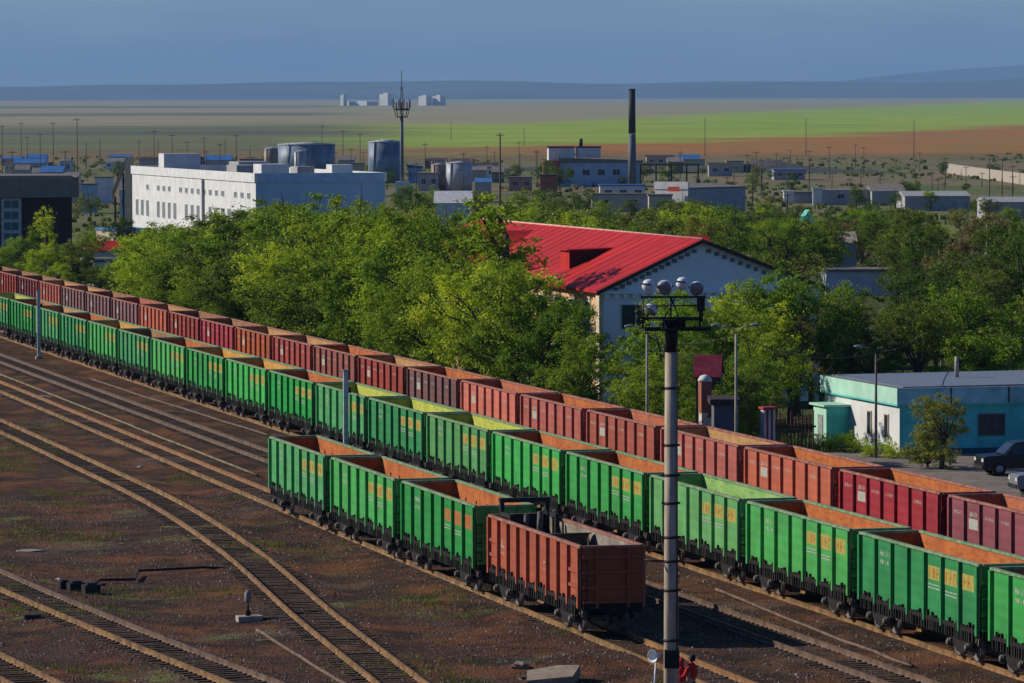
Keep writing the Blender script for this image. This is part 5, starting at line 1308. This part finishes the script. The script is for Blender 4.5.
# pale steel posts beside the green train
def steel_post(px, ytop, ybase, label):
    P = gp(px, ybase); h = at(px, ytop, P.y).z-GZ
    p = empty('signal_post', (P.x, P.y, GZ), TH, label, 'post', 'pale steel posts beside the green train')
    MB().box(-0.13, 0.13, -0.1, 0.1, 0.3, h).build('shaft', simple('pale_blue_steel', (0.36, 0.42, 0.50), 0.5), p)
    MB().box(-0.25, 0.25, -0.25, 0.25, -0.2, 0.3).build('base', M_CONC, p)
    MB().box(-0.16, 0.16, -0.14, 0.14, h, h+0.08).build('cap', M_GREYM, p)
    MB().box(0.135, 0.3, -0.08, 0.1, h-1.2, h-0.9).build('bracket', M_BLACK, p)
steel_post(39, 292, 360, 'pale steel post beside the green train at far left')
steel_post(346, 371, 464, 'pale steel post standing behind the three green wagons')

# ------------------------------------------------------------------ floodlight mast
Y = 131.0; P = at(669.5, 683, Y); X0 = at(671, 500, Y).x
ma = empty('floodlight_mast', (X0, Y, GZ), 0, 'tall concrete mast with floodlights, cross-arms and a loudspeaker', 'mast')
def zy(y): return at(671, y, Y).z - GZ
ztop = zy(326); zr = zy(297); zm = zy(318)
k_ = Y/F
MB().tube([(0, 0, -0.5), (0, 0, zy(352))], [0.235, 0.17], 14).build('pole', simple('mast_concrete', (0.42, 0.35, 0.27), 0.9, 0.2, 2.0, bmp=0.01, stretch=(3, 3, 0.6)), ma)
MB().tube([(0, 0, zy(351.8)), (0, 0, zy(322))], [0.185, 0.15], 12).build('steel_head', M_BLACK, ma)
mb = MB()
def mx(px): return (px-671)*k_
mb.box(mx(645), mx(711), -0.07, 0.07, zy(331), zy(327)); mb.box(mx(639), mx(700), -0.05, 0.05, zy(319), zy(317)); mb.box(mx(641), mx(706), -0.04, 0.04, zy(298), zy(296))
mb.build('crossarm', M_BLACK, ma)
mb = MB()
for a in (643, 671, 700): mb.tube([(mx(a), 0, zy(328)), (mx(a), 0, zy(297))], 0.028, 6)
mb.tube([(mx(659), 0, zy(328)), (mx(676), 0, zy(297))], 0.02, 5); mb.tube([(mx(683), 0, zy(328)), (mx(671), 0, zy(297))], 0.02, 5)
mb.tube([(mx(643), -0.5, zy(319)), (mx(700), -0.5, zy(319))], 0.02, 5); mb.tube([(mx(643), -0.5, zy(305)), (mx(700), -0.5, zy(305))], 0.02, 5)
for a in (643, 700): mb.tube([(mx(a), -0.5, zy(319)), (mx(a), -0.5, zy(305))], 0.02, 5); mb.tube([(mx(a), -0.5, zy(305)), (mx(a), 0, zy(305))], 0.02, 5)
mb.build('railing', M_BLACK, ma)
mb = MB(); mb.box(mx(661), mx(687), -0.5, 0.35, zy(330), zy(327.5)); mb.box(mx(665), mx(684), -0.25, 0.2, zy(326), zy(320))
for a in (663, 668, 674, 679, 684): mb.tube([(mx(a), -0.3, zy(327)), (mx(a), -0.3, zy(317)-0.05)], 0.05, 6)
mb.build('platform', M_BLACK, ma)
M_LAMPW = simple('lamp_enamel', (0.72, 0.74, 0.76), 0.35, 0.1, 2); M_LGL = simple('lamp_glass_front', (0.22, 0.24, 0.27), 0.15, 0.3, 8)
def flood(px, py, r_px, aim, label=None):
    r = r_px*k_
    prof = [(r*1.0, 0.0), (r*1.02, -0.04), (r*0.97, -r*0.5), (r*0.75, -r*0.95), (r*0.3, -r*1.2), (0.02, -r*1.22)]
    o = MB().lathe(prof, n=18).build('floodlight', M_LAMPW, ma, (mx(px), -0.05, zy(py)))
    g = MB().lathe([(r*0.94, 0.0), (r*0.7, 0.03), (0.02, 0.05)], n=18).build('lens', M_LGL, o)
    h = MB().tube([(r*1.02, 0, -0.1), (r*1.1, 0, -r*0.9), (0, 0, -r*1.5), (-r*1.1, 0, -r*0.9), (-r*1.02, 0, -0.1)], 0.018, 5).build('bracket', M_BLACK, o)
    d = Vector(aim).normalized(); o.rotation_euler = d.to_track_quat('Z', 'Y').to_euler()
    return o
flood(650, 286, 6.6, (0.75, 0.55, -0.30)); flood(664.5, 288, 7.6, (-0.25, -1, -0.30)); flood(684, 284, 6.6, (0.75, 0.6, -0.35)); flood(697, 289, 7.2, (0.15, -1, -0.35))
flood(650, 311, 7.0, (-0.6, -0.45, -0.75))
mb = MB().box(mx(697), mx(705), -0.15, 0.15, zy(311), zy(298)).box(mx(699), mx(703), -0.1, 0.1, zy(322), zy(311)); mb.build('control_box', M_BLACK, ma)
for y in (388, 445, 475, 503, 537, 561, 590, 640):
    r = 0.175+0.06*(y-352)/330
    MB().lathe([(r, -0.04), (r, 0.04)], (0, 0, zy(y)), 14).box(-r-0.07, -r+0.02, -0.03, 0.03, zy(y)-0.03, zy(y)+0.03).box(r-0.02, r+0.06, -0.03, 0.03, zy(y)-0.03, zy(y)+0.03).build('band', M_TRIM, ma)
MB().tube([(-0.2, 0, zy(561)), (-0.75, 0, zy(560))], 0.035, 6).build('side_arm', M_TRIM, ma)
MB().tube([(0.17, -0.16, zy(660)), (0.17, -0.15, zy(330))], 0.02, 5).build('cable', M_TRIM, ma)
MB().tube([(0.05, -0.27, 0.1), (-0.48, -0.2, zy(683)), (-0.44, -0.2, zy(662))], 0.03, 6).build('conduit', M_LAMPW, ma)
MB().box(mx(664), mx(679), -0.36, 0.28, zy(667), zy(649)).build('junction_box', M_BLACK, ma)
sp = MB().lathe([(0.06, 0.0), (0.08, 0.14), (0.19, 0.30), (0.165, 0.27), (0.03, 0.12)], n=16).build('loudspeaker', M_LAMPW, ma, (mx(659), -0.3, zy(654)))
sp.rotation_euler = Vector((-0.7, -0.7, 0.0)).normalized().to_track_quat('Z', 'Y').to_euler()

# ------------------------------------------------------------------ small yard objects
P = gp(248, 622); sw = empty('switch_stand', (P.x, P.y, GZ+0.02), TH, 'small switch stand with a grey lamp on a pale concrete block', 'switch stand')
MB().box(-0.42, 0.5, -0.3, 0.3, 0, 0.22).build('concrete_base', M_CONC, sw)
MB().box(-0.09, 0.09, -0.07, 0.07, 0.22, 0.42).tube([(0, 0, 0.4), (0, 0, 0.75)], 0.04, 6).box(0.5, 1.6, -0.06, 0.06, 0.05, 0.13).build('stand', M_BLACK, sw)
MB().lathe([(0.10, 0.72), (0.13, 0.78), (0.13, 1.05), (0.08, 1.15), (0.03, 1.18)], n=12).build('lamp', simple('dull_lamp', (0.20, 0.20, 0.21)), sw)
mb = MB(); a = gp(285, 619); b = gp(332, 613); mb.tube([a+Vector((0, 0, .14)), b+Vector((0, 0, .14))], 0.045, 6)
tag(mb.build('throw_rod', M_BLACK), 'dark throw rod running from the switch stand under the curving track', 'rod')
mb = MB(); pts = [gp(q[0], q[1]) + Vector((0, 0, q[2])) for q in ((90, 590, .12), (100, 583.5, .15), (135, 583, .15), (138, 575.5, .2), (205, 572, .2), (228, 571, .1))]
mb.tube(pts, 0.06, 6, smooth=False); tag(mb.build('linkage_rod', M_BLACK), 'long black cranked linkage rod lying across the bare ground', 'rod')
for k, (px, py, s) in enumerate(((76, 592, .32), (91, 594, .32), (64, 591, .2))):
    P = gp(px, py); tag(MB().box(-s, s, -s*0.8, s*0.8, -0.05, 0.35).box(-s*0.6, s*0.6, -s*0.5, s*0.5, 0.35, 0.42).build('switch_box', M_BLACK, None, (P.x, P.y, GZ+0.03), 0.4),
        ('black iron switch box between two others beside the track', 'black iron switch box, rightmost of three by the track', 'smallest black switch box, touching the rail at left')[k], 'switch box', 'switch boxes at the left track')
mb = MB(); a = gp(33, 621); b = gp(72, 619); mb.tube([a+Vector((0, 0, .1)), b+Vector((0, 0, .1))], 0.07, 6); mb.box(a.x-.3, a.x+.3, a.y-.2, a.y+.2, GZ, GZ+.25); tag(mb.build('drive_rod', M_BLACK), 'short dark drive rod left of the lower track', 'rod')
# slab and stones at the bottom centre
def rock(px, py, r, mat, label, sq=0.6, name='stone', cat='stone', group=None):
    P = gp(px, py); bm = bmesh.new(); bmesh.ops.create_icosphere(bm, subdivisions=2, radius=r)
    sd = random.random()*50
    for v in bm.verts:
        v.co *= 1+0.45*noise.noise(v.co*1.6/r+Vector((sd, 0, 0))); v.co.z *= sq
    me = bpy.data.meshes.new(name); bm.to_mesh(me); bm.free(); me.materials.append(mat)
    o = bpy.data.objects.new(name, me); col.objects.link(o); o.location = (P.x, P.y, ground_z(P.x, P.y)+r*sq*0.3); tag(o, label, cat, group); return o
M_STONE = simple('stone', (0.20, 0.155, 0.13), 0.95, 0.4, 3, bmp=0.02)
P = gp(552, 683); o = MB().prism([(-0.9, -0.5), (0.65, -0.6), (1.05, 0.55), (0.3, 0.8), (-0.75, 0.6)], -0.1, 0.28, 'z').build('concrete_slab', simple('slab_concrete', (0.27, 0.22, 0.17), 0.95, 0.25, 3, bmp=0.02), None, (P.x, P.y, ground_z(P.x, P.y)), 0.1)
o.rotation_euler = (0.18, -0.1, 0.1); tag(o, 'broken concrete slab on the gravel at the bottom of the view', 'slab')
rock(521, 672, 0.30, M_STONE, 'reddish stone left of the broken concrete slab'); rock(526, 680, 0.24, simple('dark_stone', (0.06, 0.05, 0.045)), 'dark stone touching the concrete slab')
o = rock(520, 661, 0.5, simple('dark_plank', (0.05, 0.035, 0.03)), 'flat dark rubble above the reddish stone', 0.16); o.scale = (1.6, 0.5, 1)
o = rock(31, 551, 0.42, M_CONC, 'pale flat stone at the far left of the bare ground', 0.2); o.scale = (1.5, 0.6, 1)
rock(59, 580, 0.16, M_CONC, 'small white stone near the left switch boxes'); rock(140, 468, 0.16, M_CONC, 'small white stone between the middle tracks')
o = rock(268, 641, 0.35, M_OLIVE, 'pale flat board near the switch stand', 0.12, 'board', 'board'); o.scale = (1.6, 0.4, 1)
o = rock(41, 399, 0.4, M_CONC, 'pale flat stone between the orange rails at left', 0.2); o.scale = (1.7, 0.8, 1)
# scattered ballast stones and weeds
def scatter(n, region, mk, name, mats, seed):
    rng = random.Random(seed); mb = MB()
    for _ in range(n):
        s = rng.uniform(*region[2:]); L = rng.uniform(*region[:2]); P = yp(L, s); x, y = pix(P)
        if not (-30 < x < 1054): continue
        P.z = ground_z(P.x, P.y); mk(mb, P, rng)
    return mb.build(name, mats, recalc=False)
def mk_stone(mb, P, rng):
    r = rng.uniform(0.025, 0.075); a = rng.uniform(0, 6.28)
    vs_ = []
    for k in range(5): w = a+k*1.257; vs_.append((P.x+r*math.cos(w)*rng.uniform(.7, 1.2), P.y+r*math.sin(w)*rng.uniform(.7, 1.2), P.z-0.02))
    vs_.append((P.x+rng.uniform(-.3, .3)*r, P.y+rng.uniform(-.3, .3)*r, P.z+r*rng.uniform(0.6, 1.0)))
    mb.add(vs_, [(k, (k+1) % 5, 5) for k in range(5)], rng.choice((0, 0, 0, 1, 1, 2)))
mats_s = [simple('ballast_red', (0.13, 0.07, 0.06), 0.95), simple('ballast_grey', (0.17, 0.14, 0.135), 0.95), simple('ballast_pale', (0.30, 0.26, 0.23), 0.95)]
tag(scatter(26000, (18, 53.5, 140, 230), mk_stone, 'ballast_stones', mats_s, 5), 'loose purple-grey ballast stones over the yard', 'gravel', kind='stuff')
def mk_weed(mb, P, rng):
    g = noise.noise(Vector((P.x*0.16, P.y*0.16, 2.0)))
    if g < 0.27: return
    for _ in range(7):
        a = rng.uniform(0, 6.28); h = rng.uniform(0.06, 0.22); w = rng.uniform(0.01, 0.03); dx = rng.uniform(-.25, .25); dy = rng.uniform(-.25, .25); q = P+Vector((dx, dy, -0.03))
        mb.add([(q.x-w*math.cos(a), q.y-w*math.sin(a), q.z), (q.x+w*math.cos(a), q.y+w*math.sin(a), q.z), (q.x+rng.uniform(-.1, .1), q.y+rng.uniform(-.1, .1), q.z+h)], [(0, 1, 2)], 0)
tag(scatter(16000, (17, 43, 140, 300), mk_weed, 'weeds', [leaf_mat('weed_leaves', (0.11, 0.17, 0.025))], 8), 'low green weeds in patches on the bare ground', 'weeds', kind='stuff')
# verge of weeds behind the red train
def mk_verge(mb, P, rng):
    for _ in range(5):
        a = rng.uniform(0, 6.28); h = rng.uniform(0.2, 0.7); w = rng.uniform(0.04, 0.09); q = P+Vector((rng.uniform(-.3, .3), rng.uniform(-.3, .3), -0.05))
        mb.add([(q.x-w*math.cos(a), q.y-w*math.sin(a), q.z), (q.x+w*math.cos(a), q.y+w*math.sin(a), q.z), (q.x+rng.uniform(-.2, .2), q.y+rng.uniform(-.2, .2), q.z+h)], [(0, 1, 2)], 0)
tag(scatter(9000, (67.5, 82, 245, 480), mk_verge, 'undergrowth', [leaf_mat('undergrowth_leaves', (0.08, 0.13, 0.025))], 9), 'tangled undergrowth under the trees behind the red train', 'undergrowth', kind='stuff')
# scrub tufts on the far plain
mb = MB(); rng = random.Random(31)
for _ in range(5200):
    Yf = 620+1300*rng.random()**1.3; Xf = (rng.uniform(-60, 1090)-512)/F*Yf
    if noise.noise(Vector((Xf*0.012, Yf*0.004, 4))) < 0.02: continue
    g = terrain_h(Xf, Yf); r = rng.uniform(0.4, 1.3); h = r*rng.uniform(0.6, 1.0)
    for q in range(5):
        a = rng.uniform(0, 6.28); ox, oy = rng.uniform(-r, r)*.6, rng.uniform(-r, r)*.6
        mb.add([(Xf+ox-r*.5*math.cos(a), Yf+oy-r*.5*math.sin(a), g-0.2), (Xf+ox+r*.5*math.cos(a), Yf+oy+r*.5*math.sin(a), g-0.1), (Xf+ox+r*.3*math.cos(a), Yf+oy+r*.3*math.sin(a), g+h), (Xf+ox-r*.35*math.cos(a), Yf+oy-r*.35*math.sin(a), g+h*rng.uniform(.6, 1))], [(0, 1, 2, 3)])
tag(mb.build('scrub', leaf_mat('scrub_leaves', (0.16, 0.20, 0.06)), recalc=False), 'low scrub dotting the dusty plain beyond the sheds', 'scrub', kind='stuff')

# ------------------------------------------------------------------ people
def skin_obj(name, joints, edges, mat, parent, sub=2):
    me = bpy.data.meshes.new(name); me.from_pydata([j[0] for j in joints], edges, []); me.materials.append(mat)
    o = bpy.data.objects.new(name, me); col.objects.link(o); o.parent = parent
    m = o.modifiers.new('skin', 'SKIN')
    m.use_smooth_shade = True
    sk = me.skin_vertices[0] if me.skin_vertices else None
    if sk is None:
        bm = bmesh.new(); bm.from_mesh(me); bm.verts.layers.skin.verify(); bm.to_mesh(me); bm.free(); sk = me.skin_vertices[0]
    for i, (p, r) in enumerate(joints):
        r = r if isinstance(r, tuple) else (r, r); sk.data[i].radius = r
    sk.data[0].use_root = True
    s = o.modifiers.new('sub', 'SUBSURF'); s.levels = s.render_levels = sub
    return o
M_SKIN = simple('skin', (0.42, 0.24, 0.16), 0.6, 0.1, 5); M_HAIR = simple('dark_hair', (0.02, 0.015, 0.012), 0.8, 0.2, 8)
M_JACK = simple('red_jacket', (0.50, 0.015, 0.02), 0.8, 0.2, 5); M_TROU = simple('dark_trousers', (0.02, 0.022, 0.03), 0.9, 0.3, 5)
def person(px, ytop, Y, rz, label, hgt=1.72, jac=M_JACK, hood=False, reach=0):
    a = at(px, ytop, Y); x = a.x; k = hgt/1.75
    p = empty('person', (x, Y, ground_z(x, Y)), rz, label, 'person', 'two people in red jackets by the mast'); p.scale = (k, k, k)
    J = [((0, 0, 0.95), (0.15, 0.11)), ((0, 0, 1.15), (0.135, 0.10)), ((0, 0, 1.38), (0.165, 0.11)), ((0, 0.0, 1.48), (0.06, 0.06)), ((0, -0.01, 1.57), (0.055, 0.06)), ((0, -0.02, 1.66), (0.075, 0.09)), ((0, -0.01, 1.73), (0.05, 0.065))]
    E = [(0, 1), (1, 2), (2, 3), (3, 4), (4, 5), (5, 6)]
    def add(pts, start):
        prev = start
        for q in pts: J.append(q); E.append((prev, len(J)-1)); prev = len(J)-1
        return prev
    for s in (-1, 1):
        st = 0.12*s
        add([((0.10*s, 0, 0.86), 0.085), ((0.11*s, st-0.02, 0.50), 0.06), ((0.11*s, st*1.4+0.01, 0.10), 0.042), ((0.115*s, st*1.4-0.14, 0.05), (0.045, 0.035))], 0)
        fw = -0.28 if s*reach > 0 else -0.05
        w = add([((0.19*s, 0, 1.41), 0.06), ((0.25*s, fw*0.3+0.02, 1.16), 0.045), ((0.25*s-0.02*s, fw-0.06, 0.94 if fw > -0.1 else 1.02), 0.033)], 2)
        hx, hy, hz = J[w][0]
        palm = add([((hx, hy-0.02, hz-0.07), (0.03, 0.018))], w)
        for f in range(4):
            fx = hx + (f-1.5)*0.014; ln = (0.06, 0.07, 0.066, 0.05)[f]
            add([((fx, hy-0.028, hz-0.07-ln*0.6), 0.007), ((fx, hy-0.045, hz-0.07-ln*1.1), 0.006)], palm)
        add([((hx-0.03*s, hy-0.04, hz-0.07), 0.008), ((hx-0.032*s, hy-0.055, hz-0.10), 0.007)], w)
    skin_obj('body', J, E, M_SKIN, p)
    T = [((0, 0, 0.99), (0.165, 0.125)), ((0, 0, 0.86), (0.15, 0.12))]; TE = [(0, 1)]
    for s in (-1, 1):
        st = 0.12*s; n = len(T); T += [((0.10*s, 0, 0.78), 0.10), ((0.11*s, st-0.02, 0.48), 0.08), ((0.11*s, st*1.4+0.01, 0.11), 0.068)]; TE += [(1, n), (n, n+1), (n+1, n+2)]
    skin_obj('trousers', T, TE, M_TROU, p, 1)
    K = [((0, 0, 0.92), (0.19, 0.14)), ((0, 0, 1.15), (0.165, 0.13)), ((0, 0, 1.38), (0.19, 0.135)), ((0, 0, 1.50), (0.10, 0.10)), ((0, 0, 1.56), (0.085, 0.085))]; KE = [(0, 1), (1, 2), (2, 3), (3, 4)]
    for s in (-1, 1):
        fw = -0.28 if s*reach > 0 else -0.05
        n = len(K); K += [((0.20*s, 0, 1.41), 0.078), ((0.26*s, fw*0.3+0.02, 1.16), 0.065), ((0.25*s-0.02*s, fw-0.05, 0.96 if fw > -0.1 else 1.04), 0.05)]; KE += [(2, n), (n, n+1), (n+1, n+2)]
    skin_obj('jacket', K, KE, jac, p, 1)
    hm = jac if hood else M_HAIR
    H = MB().lathe([(0.03, 0.125), (0.075, 0.10), (0.102, 0.05), (0.108, 0.0), (0.10, -0.05), (0.085, -0.10 if not hood else -0.14)], n=14).build('hood' if hood else 'hair', hm, p, (0, 0.028, 1.69)); H.scale = (0.92, 1.05, 1)
    fc = MB()
    for s in (-1, 1): fc.lathe([(0.011, -0.006), (0.012, 0.0), (0.008, 0.006)], (0.03*s, -0.098, 1.675), 8, 0, True, 'y')
    fc.box(-0.022, 0.022, -0.103, -0.092, 1.612, 1.62); fc.build('eyes_and_mouth', simple('face_dark', (0.06, 0.03, 0.03)), p)
    fn = MB().prism([(-0.095, 1.67), (-0.12, 1.635), (-0.095, 1.63)], -0.012, 0.012, 'x'); fn.box(-0.085, -0.07, -0.03, 0.0, 1.63, 1.68); fn.box(0.07, 0.085, -0.03, 0.0, 1.63, 1.68); fn.build('nose_and_ears', M_SKIN, p)
    return p
person(681.5, 653, 147.5, 2.9, 'person in a long red jacket standing close to the concrete mast', 1.66, hood=True)
person(691.5, 648, 147.5, -2.2, 'person with dark hair in a red jacket, the one farther from the mast', 1.76, reach=1)

# ------------------------------------------------------------------ air
HAZE = 3.4e-5
hz = MB().box(-17500, 17500, -900, 47500, -3.5, 640); m = bpy.data.materials.new('air'); m.use_nodes = True; nt = m.node_tree
nt.nodes.remove(nt.nodes['Principled BSDF']); pv = N(nt, 'ShaderNodeVolumePrincipled'); pv.inputs['Color'].default_value = (0.31, 0.59, 1.0, 1); pv.inputs['Density'].default_value = HAZE
nt.links.new(pv.outputs[0], nt.nodes['Material Output'].inputs['Volume'])
tag(hz.build('haze', m), 'pale bluish haze filling the air over the plain', 'haze', kind='stuff')
